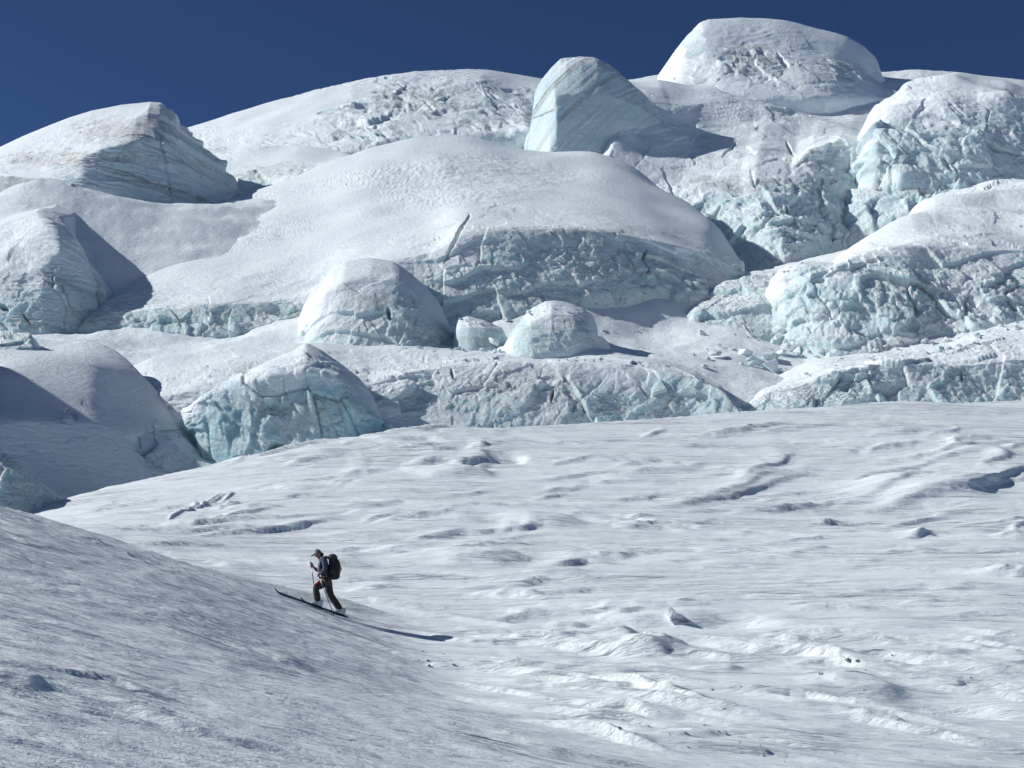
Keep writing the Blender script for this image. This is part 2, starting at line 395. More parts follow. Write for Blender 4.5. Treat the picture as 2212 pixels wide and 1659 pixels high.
def ground_relief(X, Y, h):
    """sastrugi: wind-cut plates whose little scarps run along the wind (x) and face down-glacier"""
    def st(a, b, k): return np.stack([X*a, Y*b, X*0+k], -1)
    def saw(ph, s):
        r = ph-np.floor(ph); return (1-r)*sstep(0, s, r)
    w1 = fbm(st(.045, .10, 1), 3, 11)*3.2
    e1 = sstep(0.0, 0.45, fbm(st(.035, .16, 4), 3, 15)+.12)
    e2 = sstep(-0.05, 0.4, fbm(st(.07, .30, 7), 3, 19)+.02)
    e3 = sstep(-0.2, 0.4, fbm(st(.12, .5, 9), 2, 23))
    s1 = saw(Y*.26-X*.012+w1*.8, .22)*e1
    s2 = saw(Y*.62-X*.03+w1*1.2+fbm(st(.12, .4, 3), 3, 27)*1.6, .38)*e2
    s3 = saw(Y*1.6+fbm(st(.25, 1.0, 5), 3, 29)*2.2, .5)*e3
    far = sstep(22, 62, Y)
    field = (.16*s1 + .12*s2)*(.30+.70*far) + .035*s3*(.5+.5*far) + .03*fbm(st(.22, .7, 2), 4, 33, .55)*(.4+.6*far)
    n1 = fbm(st(.16, .8, 21), 3, 43)
    slope = .035*saw(Y*.55+n1*1.8, .20)*sstep(0, .4, fbm(st(.12, .35, 8), 3, 45)+.1) + .028*saw(Y*1.7+n1*3+fbm(st(.3, 2., 6), 3, 47)*1.6, .35)*sstep(-.1, .4, fbm(st(.25, .9, 10), 2, 49)) \
        + .030*fbm(st(.12, 1.6, 12), 4, 51, .6) + .022*fbm(st(.35, 4.5, 14), 4, 57, .65)
    big = 0.5*perlin(st(.03, .05, 0), 61)*far
    return big + field*(1-h) + slope*h

def ground_z(X, Y, fine=True):
    Z, h = ground0(X, Y)
    th = X/Y; ye = np.interp(th, ce[:, 0]/ce[:, 1], ce[:, 1])
    Z = Z + ground_relief(X, Y, h)*(1-0.5*sstep(-3, 2, Y-ye))
    pm = np.exp(-(((X+5.1)/1.5)**2+((Y-36.1)/1.3)**2)**2)
    Z0 = Z.copy() if False else None
    B, _ = ground0(X, Y)
    Z = apply_mounds(X, Y, apply_strokes(X, Y, Z))
    return Z*(1-pm)+B*pm, h
th_in = np.linspace(-0.385, 0.385, 860); th = np.concatenate([np.linspace(-1.0, -0.39, 50), th_in, np.linspace(0.39, 1.0, 50)])
Yr = np.exp(np.linspace(math.log(5.0), math.log(122), 840))
X = th[None, :]*Yr[:, None]; Y = np.repeat(Yr[:, None], len(th), 1)
Z, H = ground_z(X, Y)
P = np.stack([X, Y, Z], -1)
gi = int(len(Yr)*0.0)
# two sheets of ground: the near slope and the snowfield are one continuous surface
g = grid_mesh('snowfield', P, M_SNOW, {})
tag(g, kind='structure')
xb = np.concatenate([-np.geomspace(520, 6, 26), np.linspace(-5, 5, 8), np.geomspace(6, 520, 26)]); yb = np.concatenate([-np.geomspace(620, 2, 34), np.linspace(-1, 5.6, 6)])  # unseen snow behind the camera, added to bounce sunlight onto the ice faces
XB, YB = np.meshgrid(xb, yb); zb = float(Z[0, len(th)//2])
ZB = np.where(XB < 0, -XB*.16, -XB*.05)-2.3+.012*YB*0+.00035*YB**2*(YB < -40)+2.5*fbm(np.stack([XB/60, YB/60, XB*0], -1), 3, 71)*sstep(10, 60, np.hypot(XB, YB))
ZB -= .25*(1-sstep(3, 12, np.hypot(XB, YB)))
lg = grid_mesh('lower_glacier', np.stack([XB, YB, ZB], -1), M_SNOW); tag(lg, kind='structure')
def ground_at(x, y):
    i = np.interp(math.log(y), np.log(Yr), np.arange(len(Yr))); j = np.interp(x/y, th, np.arange(len(th)))
    i0, j0 = int(min(i, len(Yr)-2)), int(min(j, len(th)-2)); a, b = i-i0, j-j0
    return float((Z[i0, j0]*(1-a)+Z[i0+1, j0]*a)*(1-b)+(Z[i0, j0+1]*(1-a)+Z[i0+1, j0+1]*a)*b)

# ------------------------------------------------------------------ icefall masses
FEET = []
KY = 0.22
def loft(rows, ncol, nrow_px=1.15, sm=(2.0, 2.0), back=True, backd=(9, 3, 30, 24), foot=4.0, ends=6.0, steep=None, endk=None):
    """rows of (x, y, distance, ice, rough) from the back over the crest to the foot -> grid of points"""
    T = np.linspace(0, 1, ncol); W_, ic, ro, PX, RAW = [], [], [], [], []
    for pts, ice, rough in rows:
        a = np.array(pts, float); d = np.hypot(np.diff(a[:, 0]), np.diff(a[:, 1])*KY)
        s = np.concatenate([[0], np.cumsum(d)]); s /= s[-1]
        x = np.interp(T, s, a[:, 0]); y = np.interp(T, s, a[:, 1]); Yd = np.interp(T, s, a[:, 2])
        RAW.append((x, y, Yd, ice, rough))
    if steep:
        for j in steep[0]:
            x, y, Yd, a_, b_ = RAW[j]; Yf = RAW[-1][2]; RAW[j] = (x, y, Yf+(Yd-Yf)*steep[1], a_, b_)
    for x, y, Yd, ice, rough in RAW:
        x = smooth1(x, sm[0], 0); y = smooth1(y, sm[0], 0); Yd = smooth1(Yd, sm[0]*3, 0)
        PX.append(np.stack([x, y], -1)); W_.append(wpt(x, y, Yd)); ic.append(ice); ro.append(rough)
    FEET.append(W_[-1][::max(1, ncol//8)].copy())
    if back:
        c = W_[0]
        b1 = c+np.array([0, backd[0], -backd[1]]); b2 = c+np.array([0, backd[2], -backd[3]])
        W_ = [b2, b1]+W_; ic = [0, 0]+ic; ro = [0, 0]+ro; PX = [PX[0], PX[0]]+PX
    f = W_[-1]+np.array([0, 0.5, -foot]); W_.append(f); ic.append(ic[-1]); ro.append(ro[-1]); PX.append(PX[-1])
    out, I_, R_ = [], [], []
    for j in range(len(W_)-1):
        if back and j < 2: n = 10
        elif j == len(W_)-2: n = 6
        else:
            n = int(max(4, np.abs(PX[j+1]-PX[j])[:, 1].max()*1024/2212*nrow_px))
        tt = np.linspace(0, 1, n, endpoint=False)
        for t in tt:
            out.append(W_[j]*(1-t)+W_[j+1]*t); I_.append(ic[j]*(1-t)+ic[j+1]*t); R_.append(ro[j]*(1-t)+ro[j+1]*t)
    out.append(W_[-1]); I_.append(ic[-1]); R_.append(ro[-1])
    P = np.array(out); I_ = np.repeat(np.array(I_)[:, None], ncol, 1); R_ = np.repeat(np.array(R_)[:, None], ncol, 1)
    s0 = smooth1(P, sm[1], 0); P[3:-3] = s0[3:-3]
    # rounded flanks at both ends, running back into the glacier
    k = 12
    for side in (0, -1):
        e = P[:, side]; sgn = -1 if side == 0 else 1
        cols = []
        for q in range(1, k+1):
            u = q/k; cols.append(e+np.stack([np.full(len(e), sgn*ends*0.35*math.sin(u*math.pi/2)), np.full(len(e), (endk[0] if endk else ends*2.5)*u*u), np.full(len(e), -(endk[1] if endk else ends*0.8)*u*u)], -1))
        Cc = np.stack(cols, 1); Ii = np.repeat(I_[:, side:side+1] if side == 0 else I_[:, -1:], k, 1); Rr = np.repeat(R_[:, :1] if side == 0 else R_[:, -1:], k, 1)
        if side == 0: P = np.concatenate([Cc[:, ::-1], P], 1); I_ = np.concatenate([Ii, I_], 1); R_ = np.concatenate([Rr, R_], 1)
        else: P = np.concatenate([P, Cc], 1); I_ = np.concatenate([I_, Ii], 1); R_ = np.concatenate([R_, Rr], 1)
    return P, I_, R_

def seg_dist(px, py, q):
    best = np.full(px.shape, 9e9); tt = np.zeros(px.shape); ns = len(q)-1
    for j in range(ns):
        a = np.array(q[j], float); d = np.array(q[j+1], float)-a; L2 = (d*d).sum()+1e-9
        t = np.clip(((px-a[0])*d[0]+(py-a[1])*d[1])/L2, 0, 1)
        dd = np.hypot(px-(a[0]+t*d[0]), py-(a[1]+t*d[1])); m = dd < best
        best = np.where(m, dd, best); tt = np.where(m, (j+t)/ns, tt)
    return best, tt
def mass(name, rows, mat=None, ncol=None, label=None, cat=None, kind=None, patches=(), cracks=(), dirt=(), seed=0,
         block=6.0, amp=1.0, swell=0.4, sm=(2.0, 2.0), ripple=0.075, strata=None, sdep=0.22, swob=2.0, **kw):
    w = max(p[0] for r in rows for p in r[0]) - min(p[0] for r in rows for p in r[0])
    w = min(w, 2300)
    ncol = ncol or int(max(24, w*1024/2212*1.12))
    P, I_, R_ = loft(rows, ncol, sm=sm, **kw)
    x, y = plate(P)
    for cx, cy, rx, ry, ai, ar in patches:
        d = np.hypot((x-cx)/rx, (y-cy)/ry) + 0.45*fbm(P*0.18, 3, seed+90)
        m = 1-sstep(0.75, 1.15, d); I_ = I_*(1-m)+ai*m; R_ = R_*(1-m)+ar*m
    nn = fbm(P*0.22, 3, seed+70)
    I_ = np.clip(I_ + nn*0.9*np.where((I_ > .02) & (I_ < .98), 1, 0.15*(I_ > .5)), 0, 1)
    Nn = grid_normals(P)
    if Nn[P.shape[0]//2, P.shape[1]//2, 1] > 0: Nn = -Nn
    # slow swell and wind ripples of the snow
    d = swell*(fbm(P/14.0, 2, seed+1))*1.6
    rp_ = fbm(P*np.array([0.40, 0.45, 3.0]), 3, seed+2, 0.6)
    d = d + ripple*terrace(rp_+0.5, 6, 0.15)*2*(0.08+0.92*sstep(-.05, .35, perlin(P*0.045, seed+8)))*(1-np.clip(R_, 0, 1))
    # broken ice
    q = P + np.stack([fbm(P/5+7, 2, seed+3), fbm(P/5+17, 2, seed+4), fbm(P/5+27, 2, seed+5)], -1)*0.5
    q = np.stack([q[..., 0]+q[..., 2]*(0.35*math.sin(seed)), q[..., 1]*0.9, q[..., 2]*0.72], -1)
    h1, g1 = facets(q/block, seed+10, 1.0); h2, g2 = facets(q/(block*0.36)+3, seed+11, 1.1); h3, g3 = facets(q/(block*0.13)+9, seed+12, 1.1)
    ck = fbm(P/6.0, 2, seed+20); cm = sstep(-0.05, 0.3, ck)
    rid = 1-np.abs(perlin(P/4.5+3, seed+23))*2.2
    hh = 0.22*block*h1 + 0.12*block*h2*(0.3+0.7*sstep(-.2, .3, fbm(P/9.0, 2, seed+26))) + 0.028*block*h3 + 0.07*block*(rid-.6)
    hh = hh + 0.030*block*fbm(P*1.3, 4, seed+24, 0.6)
    hh = hh - 0.13*block*np.exp(-(g1/0.03)**2)*cm - 0.03*block*np.exp(-(g2/0.05)**2)*cm
    hh = smooth1(smooth1(hh, 0.45, 0), 0.45, 1)
    d = d + amp*R_*hh
    # broken ledges along the layering
    zz = (P[..., 2]+0.22*math.sin(seed*1.7)*P[..., 0]+0.1*P[..., 1])/(block*0.62) + 1.1*fbm(P/(block*2.4), 2, seed+28) + 0.35*h1
    rz = zz-np.floor(zz); led = (1-rz)*sstep(0, .10, rz)
    d = d + amp*0.11*block*np.clip(R_*1.6, 0, 1)*(led-.5)*sstep(-.25, .25, perlin(P/(block*1.7), seed+29))
    if strata is not None:
        nv = np.array(strata, float); nv /= np.linalg.norm(nv); s = (P@nv)*0.9 + fbm(P*0.1, 2, seed+30)*swob
        ln = perlin(np.stack([s, s*0, s*0+2], -1), seed+31) + 0.5*perlin(np.stack([s*2.3, s*0, s*0+5], -1), seed+32)
        d = d - sdep*np.clip(ln, -.3, .6)*I_*1.8
    for pts, wpx, dep in cracks:
        wpx *= 0.7; dep *= 0.6
        dd, tt = seg_dist(x, y, pts)
        wv = wpx*(0.25+np.sin(np.pi*np.clip(tt, 0, 1)))*(1+0.5*perlin(P*0.8, seed+41))
        d = d - dep*np.exp(-(dd/np.maximum(wv, .5))**4)
    nrow = P.shape[0]
    lock = np.ones(P.shape[:2])
    P = P + Nn*d[..., None]*lock[..., None]
    Nf = grid_normals(P)
    if Nf[nrow//2, P.shape[1]//2, 1] > 0: Nf = -Nf
    up = Nf[..., 2]
    I2 = I_*(1-sstep(0.74, 0.90, up+0.12*perlin(P*0.5, seed+51))*0.9)
    D = np.zeros(P.shape[:2])
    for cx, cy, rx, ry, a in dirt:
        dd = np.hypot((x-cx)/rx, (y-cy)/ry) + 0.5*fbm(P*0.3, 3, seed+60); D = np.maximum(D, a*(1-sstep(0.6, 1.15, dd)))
    D = np.maximum(D, 0.8*I_*np.exp(-(g1/0.025)**2)*cm*sstep(0, .25, perlin(P/8.0, seed+63)))
    D = np.maximum(D, 0.5*I_*np.exp(-(g2/0.04)**2)*sstep(0.05, .3, perlin(P/5.0, seed+64)))
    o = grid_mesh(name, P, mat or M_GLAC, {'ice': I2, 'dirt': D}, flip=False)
    tag(o, label, cat, kind=kind)
    return o

# far skyline on the right, behind everything
mass('snow_ridge', [([(1860,150,272),(1960,149,272),(2050,152,272),(2130,160,272),(2212,168,272),(2500,200,272)],0,0),
     ([(1860,215,250),(1960,215,250),(2212,225,250),(2500,250,250)],0,0)], kind='structure', seed=101, amp=.3)
mass('snow_ridge', [([(300,312,262),(410,272,262),(500,240,262),(600,213,262),(700,188,262),(800,170,262),(900,155,262),(1000,148,262),(1060,149,262),(1120,156,262),(1180,165,262),(1300,175,262),(1370,165,262),(1420,155,262),(1480,150,265)],0,0),
     ([(300,345,245),(480,318,240),(560,290,240),(700,232,247),(760,205,251),(860,188,254),(960,172,257),(1040,172,257),(1120,200,255),(1200,230,250),(1300,240,250),(1480,230,250)],0,.05),
     ([(370,335,232),(480,332,228),(600,338,224),(740,330,220),(850,302,222),(950,294,224),(1100,292,226),(1140,280,228),(1200,325,225),(1300,335,225),(1480,335,225)],.15,.2)],
     mat=M_RIDGE, kind='structure', seed=111, amp=.6, block=7, swell=.3, strata=(0.35,-.25,.9), sdep=.5,
     patches=[(1030,232,115,55,.85,.28),(880,215,85,42,.5,.55),(770,265,75,42,.35,.6),(840,290,50,20,.6,.3)],
     cracks=[],
     dirt=[(900,215,130,35,.5)])
mass('snow_shelf', [([(370,345,226),(470,330,226),(560,312,224),(640,308,222),(740,322,218),(790,340,213)],0,0),
     ([(380,400,216),(480,378,215),(560,362,214),(640,352,212),(740,345,209),(790,350,208)],0,0),
     ([(390,465,209),(490,436,208),(545,426,207),(600,405,206),(700,365,204),(790,352,203)],.2,.4)], kind='structure', seed=121, amp=.6, block=4,
     patches=[(535,395,50,24,.8,.6)], dirt=[(590,372,90,18,.6)])
# banded hump on the left skyline
mass('ice_hump', [([(-500,540,205),(-250,430,205),(-100,360,205),(0,313,205),(50,290,205),(100,270,205),(150,250,205),(200,234,205),(260,222,205),(325,216,205),(350,219,205),(372,232,205),(385,248,205),(388,262,206),(400,275,207),(420,290,207),(460,330,208),(490,352,208),(505,378,208),(515,415,205)],0,0),
     ([(-500,560,190),(-250,470,190),(0,345,190),(100,320,188),(180,300,186),(240,285,186),(290,262,188),(320,235,196),(345,240,197),(370,262,197),(385,285,197),(410,320,198),(440,350,200),(480,380,202),(510,410,203)],0,.03),
     ([(-500,580,180),(-250,480,180),(0,385,178),(90,370,176),(170,345,174),(220,325,175),(280,312,178),(310,300,184),(335,305,185),(360,320,185),(390,350,187),(430,380,190),(480,400,196),(510,415,200)],.1,.06),
     ([(-500,600,172),(-250,560,172),(0,420,168),(100,405,168),(180,395,168),(220,412,169),(260,437,170),(300,452,172),(350,457,174),(400,452,177),(450,437,182),(500,422,190),(515,420,195)],.4,.1)],
     mat=M_LEFT, seed=131, steep=((2,),.6), amp=.5, block=5, swell=.12, sm=(.7, 1.6), strata=(0.05,-.1,1.0), sdep=.8, swob=1.2, label='large snow-topped ice hump with dark banded ice face on the left skyline', cat='serac',
     patches=[(375,375,145,95,.95,.22),(350,265,35,35,.5,.15)], dirt=[(270,285,120,30,.75),(140,345,150,18,.7),(350,245,40,25,.4)],
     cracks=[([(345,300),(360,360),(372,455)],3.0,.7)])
# summit serac
mass('summit_serac', [([(1415,172,262),(1435,140,262),(1455,110,262),(1480,75,262),(1510,42,262),(1530,34,262),(1600,30,262),(1660,34,262),(1720,43,262),(1780,60,262),(1830,77,262),(1870,95,262),(1895,118,262),(1910,165,262)],0,0),
     ([(1420,178,258),(1450,142,257),(1480,108,256),(1520,80,256),(1560,92,255),(1620,92,256),(1700,100,256),(1800,122,256),(1860,140,257),(1903,178,260)],.05,.1),
     ([(1425,182,254),(1470,160,249),(1560,140,247),(1640,148,247),(1740,150,248),(1800,150,250),(1860,165,252),(1903,185,255)],.2,.3),
     ([(1412,192,248),(1480,196,243),(1560,203,240),(1640,214,238),(1740,216,238),(1800,214,240),(1860,214,245),(1910,214,249)],.1,.1)],
     mat=M_RIDGE, seed=141, amp=.55, block=6, swell=.35, ripple=.04, sm=(1.5, 2.0), strata=(-.2,-.2,1), label='tall summit serac with wind-scoured white snow cap, highest point of the skyline', cat='serac',
     patches=[(1620,140,70,34,.3,.7),(1500,95,26,45,.8,.08),(1570,178,60,18,.2,.35),(1800,150,80,25,.35,.3)],
     cracks=[([(1680,115),(1692,132),(1700,142),(1670,150)],5,3.0),([(1595,110),(1620,120),(1650,125)],4,2.0)], dirt=[(1620,125,70,30,.6),(1790,150,80,25,.3)])
# shaded shoulder and the big broken wall below it
mass('ice_wall', [([(1350,172,240),(1420,165,242),(1500,180,244),(1600,188,247),(1650,190,249),(1700,190,251),(1742,188,252),(1780,186,253),(1850,184,255),(1910,188,256),(2060,225,250)],0,0),
     ([(1370,215,226),(1450,235,226),(1500,230,230),(1600,220,237),(1700,225,240),(1760,255,236),(1840,280,232),(1960,340,226),(2060,370,222)],.1,.08),
     ([(1310,352,207),(1400,376,207),(1470,398,206),(1530,402,203),(1599,388,202),(1631,370,202),(1707,370,203),(1747,327,208),(1807,295,212),(1855,306,213),(1927,340,213),(2060,400,210)],.3,.2),
     ([(1340,420,207),(1450,440,204),(1530,450,199),(1650,460,189),(1750,440,195),(1850,430,204),(1960,430,208),(2060,425,208)],1,.9),
     ([(1370,480,205),(1450,510,200),(1530,560,191),(1600,585,182),(1680,585,175),(1725,552,181),(1800,524,192),(1880,502,199),(1960,478,204),(2060,450,205)],1,.9)],
     seed=151, endk=(8, 1.5), amp=.78, block=7, swell=.5, sm=(1.5, 2.0), label='broad shaded wall of broken blue ice rising below the summit serac', cat='ice wall',
     patches=[(1690,228,45,24,.7,.3),(1545,320,45,50,.9,.1)],
     cracks=[([(1700,300),(1715,330)],3,2),([(1700,440),(1706,462),(1712,490)],2.5,1.5),([(1560,345),(1590,310)],3,1.5)],
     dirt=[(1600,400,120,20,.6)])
# leaning striped block
mass('striped_serac', [([(1142,290,224),(1148,250,224),(1155,200,224),(1170,170,224),(1190,145,224),(1210,126,223.5),(1250,122,223),(1285,124,223),(1320,142,223),(1360,175,223),(1400,210,223),(1425,240,223),(1442,278,222.5)],1,.01),
     ([(1144,284,222.5),(1152,238,221),(1176,190,219),(1224,140,219.5),(1255,136,219),(1290,140,219),(1325,160,219.5),(1365,192,220),(1400,223,221),(1434,265,222)],1,.02),
     ([(1144,292,222),(1156,262,219.5),(1198,205,214.5),(1250,200,215),(1320,205,216),(1385,232,218),(1440,272,221)],1,.02),
     ([(1142,298,221.5),(1158,290,218.5),(1200,258,213.3),(1250,255,213.8),(1320,258,215),(1390,268,217.5),(1443,284,221)],1,.02),
     ([(1140,308,221),(1155,320,218),(1186,327,212.5),(1240,327,212.8),(1300,325,214),(1370,314,217),(1446,300,221)],1,.03)],
     mat=M_STRIPE, seed=161, amp=.6, block=5, swell=.12, ripple=.0, sm=(.7, .8), label='tall leaning ice block with diagonal stripes and a bright polished left edge', cat='serac',
     strata=(-.73,0,.68), sdep=.07, swob=.5, cracks=[([(1140,262),(1165,250),(1200,235)],1.5,.8)], ncol=210, backd=(4,1.5,9,14), ends=3.0)
# upper right blocks
mass('ice_block', [([(1898,225,222),(1935,205,224),(1960,182,228),(1990,165,231),(2020,156,232),(2065,150,232),(2110,158,232),(2160,168,232),(2212,176,232),(2500,205,232)],0,0),
     ([(1898,236,209),(1912,224,208),(1960,212,207),(2040,214,206),(2110,226,206),(2170,214,206),(2212,224,206),(2500,240,206)],.1,.12),
     ([(1898,290,203),(1950,290,202),(2050,290,201),(2150,290,201),(2500,300,201)],.9,.9),
     ([(1900,350,200),(1950,380,197),(2000,408,196),(2080,406,196),(2212,400,196),(2500,400,196)],.95,.9)],
     seed=171, amp=.6, block=6.5, swell=.8, sm=(1.5, 2), label='rounded snow-capped ice block split from the summit by a dark crevasse, upper right', cat='serac',
     patches=[(1990,190,60,30,.2,.25)], cracks=[([(2120,305),(2150,322),(2200,332)],5,2)])
# shelf between that block and the shelf below
mass('snow_shelf', [([(1985,398,208),(2010,400,206),(2212,395,204),(2500,400,204)],0,.1),
     ([(1978,430,200),(2020,414,193),(2212,402,190),(2500,405,190)],.2,.4),
     ([(1970,480,190),(2080,440,184),(2212,425,180),(2500,420,180)],0,.1)], kind='structure', seed=175, endk=(8, 5), amp=.6, block=4, swell=1.0,
     patches=[(1935,430,75,70,.95,.8)])
mass('ice_heap', [([(1850,405,203),(1890,392,203),(1930,388,203),(1985,396,203),(2050,402,202)],.5,.5),
     ([(1845,450,198),(1900,430,197),(1960,420,197),(2070,412,198)],1,1),
     ([(1850,505,195),(1920,478,193),(1990,450,193),(2080,424,194)],1,1)], seed=177, amp=.7, block=4, swell=.3, endk=(4,5),
     label='dark heap of broken ice wedged between the upper right block and the sunlit shelf', cat='ice heap')
# left bench
mass('ice_cliff', [([(-500,560,172),(-250,470,170),(0,390,166),(90,373,164),(160,384,164),(205,425,164),(232,480,166)],0,0),
     ([(-500,620,158),(-250,540,156),(0,480,151),(80,462,150),(130,478,150),(150,525,151)],.0,.05),
     ([(-500,700,146),(-250,620,144),(0,602,140),(60,592,140),(100,570,141),(132,545,143),(165,580,145),(195,612,146)],.3,.3),
     ([(-500,780,140),(-250,690,138),(0,650,136),(60,645,136),(120,640,136),(165,640,138),(205,655,141)],1,.5),
     ([(-500,860,136),(-250,770,134),(0,722,132),(100,720,132),(150,725,134),(182,718,136),(208,700,140)],1,.45)],
     seed=181, endk=(20, 1.5), steep=((2,3),.5), amp=.6, block=5, swell=.9, sm=(1.4, 2), label='rounded blue ice cliff under a sunlit snow bench at the left edge', cat='ice cliff',
     cracks=[([(0,660),(20,672)],5,2.5),([(95,605),(130,620),(160,680)],2,1),([(50,680),(65,700)],2,1.5)], dirt=[(60,400,110,25,.5)])
# great snow dome with its ice cliff
mass('snow_dome', [([(150,530,172),(220,500,175),(300,468,178),(340,458,180),(430,450,183),(500,430,186),(560,405,188),(650,370,192),(720,340,195),(800,310,197),(880,294,198),(960,290,198),(1040,300,198),(1120,318,198),(1280,320,198),(1340,340,198),(1400,378,195),(1470,425,188),(1535,478,180),(1600,560,164)],0,0),
     ([(150,600,160),(250,560,160),(340,540,160),(500,500,163),(650,450,168),(800,400,173),(960,375,176),(1100,380,177),(1280,390,177),(1380,420,175),(1450,455,172),(1535,492,170),(1600,565,162)],0,0),
     ([(150,660,148),(250,625,147),(340,610,146),(500,580,148),(650,540,151),(780,490,155),(900,460,157),(1000,440,158),(1150,440,158),(1300,450,158),(1420,475,158),(1535,515,161),(1600,572,158)],0,0),
     ([(150,700,140),(250,672,139),(330,668,138),(380,672,137),(480,655,137),(580,648,137),(680,628,138),(760,575,141),(860,556,142),(945,548,142),(985,503,145),(1050,500,145),(1150,495,146),(1250,492,147),(1350,503,148),(1450,522,149),(1535,545,151),(1600,582,155)],.35,.15),
     ([(150,715,138),(250,682,137),(332,690,135.5),(400,698,134.5),(480,690,134.5),(560,678,134.5),(640,657,135),(720,640,134.5),(800,625,136),(880,620,136),(960,600,137.5),(1050,590,138),(1150,580,139),(1250,570,140),(1350,570,142),(1450,572,143),(1535,575,147),(1600,592,153)],1,.8),
     ([(150,725,136),(250,695,135),(335,707,133),(400,724,132),(480,727,132),(560,707,132),(640,667,133),(720,682,131),(800,692,131),(880,692,131),(960,692,131),(1050,692,131),(1150,672,132),(1250,654,134),(1350,638,136),(1450,622,138),(1535,605,142),(1600,606,151)],1,.6)],
     seed=191, endk=(34, 2.0), steep=((3,4),.40), amp=.7, block=5, swell=.32, ripple=.08, sm=(11, 2.4), label='great smooth snow dome with a long broken ice cliff at its foot, centre', cat='snow dome',
     cracks=[([(960,572),(975,540),(995,495),(1014,466)],2.6,10.0),([(345,705),(355,695),(372,690)],8,5),([(1395,540),(1388,560),(1402,585)],4,2)],
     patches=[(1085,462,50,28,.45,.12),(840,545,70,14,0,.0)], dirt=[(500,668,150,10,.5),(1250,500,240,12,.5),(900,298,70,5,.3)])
# round-shouldered block in front of the dome
mass('ice_block', [([(632,700,132),(650,650,132),(668,620,131),(690,595,131),(715,572,131),(745,558,132),(800,554,133),(850,562,133),(885,588,133),(920,615,132),(950,645,131),(970,700,130)],0,0),
     ([(632,720,129),(660,668,127),(700,628,126.5),(740,605,127),(800,598,128),(860,605,128),(915,650,127.5),(968,718,128)],.15,.1),
     ([(632,735,127.5),(660,700,125),(720,668,123.5),(800,662,123.5),(880,668,124),(930,700,125),(970,730,127)],.8,.5),
     ([(628,748,126),(680,745,121.5),(760,750,120.5),(860,755,120.5),(940,752,121.5),(976,744,125)],1,.7)],
     seed=201, steep=((1,2),.7), amp=.6, block=4.2, swell=.5, sm=(1.5, 2), label='round-shouldered ice block with snow cap standing in front of the great dome', cat='serac',
     cracks=[([(838,665),(842,690)],4,2.5)], dirt=[(800,655,100,12,.6)])
# shaded rubble wall and the bright broken cliff on the right
mass('ice_rubble_wall', [([(1510,640,141),(1560,605,141),(1620,590,141),(1680,580,142),(1740,582,142)],.5,.5),
     ([(1510,670,137),(1580,660,136),(1640,655,135),(1740,660,135)],1,1),([(1510,690,134),(1580,702,132),(1640,722,130),(1740,750,129)],1,1)],
     seed=211, amp=.6, block=4, label='low shaded heap of broken blue ice beside the bright right-hand cliff', cat='ice wall')
mass('broken_ice_cliff', [([(1692,582,139),(1720,568,142),(1800,566,149),(1850,535,153),(1900,505,156),(1935,478,158),(1970,452,160),(2020,430,163),(2080,415,165),(2150,408,166),(2212,400,167),(2500,380,170)],0,0),
     ([(1696,586,136),(1740,573,137),(1800,572,138),(1840,553,139),(1880,541,140),(1950,533,140),(2050,531,140),(2120,527,140),(2212,535,140),(2500,540,140)],.1,.2),
     ([(1700,640,132),(1740,640,131),(1800,640,131),(1900,630,131),(2000,620,131.5),(2120,610,132),(2212,610,132),(2500,610,132)],.9,1.1),
     ([(1690,740,128),(1740,755,125),(1800,768,123),(1880,757,123),(1960,748,123),(2050,728,124),(2120,711,124),(2212,694,125),(2500,672,126)],.8,1.1)],
     seed=221, steep=((1,2),.45), amp=.75, block=4.6, swell=.9, sm=(1.2, 2), label='chunky broken ice cliff under a bright sunlit snow shelf on the right', cat='ice cliff',
     cracks=[])
# central band
mass('ice_band', [([(240,800,118),(330,772,119),(420,765,120),(520,748,121),(620,740,121),(700,738,121),(800,742,122),(960,746,124),(1050,750,125),(1150,754,123),(1250,770,120),(1400,786,117),(1500,802,114),(1560,825,110),(1595,865,107)],0,0),
     ([(240,870,108),(350,852,108),(420,838,109),(700,818,110),(800,820,110.5),(850,802,112),(920,784,113),(1000,779,114),(1100,784,113.5),(1200,792,113),(1330,798,112),(1400,803,111),(1500,814,109),(1560,837,107),(1600,882,105.5)],.2,.25),
     ([(240,900,106),(350,900,105),(500,900,105),(700,880,106),(820,870,107),(900,850,108.5),(1000,840,109.5),(1100,845,109.5),(1200,850,109),(1350,850,108),(1500,855,106.5),(1560,870,106),(1600,892,105)],.9,.6),
     ([(240,980,104),(500,995,101),(800,965,103),(900,947,104),(1050,937,105),(1200,928,105.5),(1350,922,105.5),(1500,910,105),(1602,900,104)],.95,.6)],
     seed=231, steep=((1,2),.5), amp=.78, block=4.2, swell=.5, sm=(1.4, 2), label='long low ice cliff with wind-blown snow on top crossing the centre', cat='ice cliff',
     patches=[(330,890,130,90,.03,.08),(860,830,60,30,.1,.6),(900,915,110,30,.2,.15)], cracks=[([(975,790),(980,820)],2.5,1.5),([(1195,850),(1190,880)],3,1.5),([(1380,830),(1400,850)],3,1.5)],
     dirt=[(1150,830,150,30,.4)])
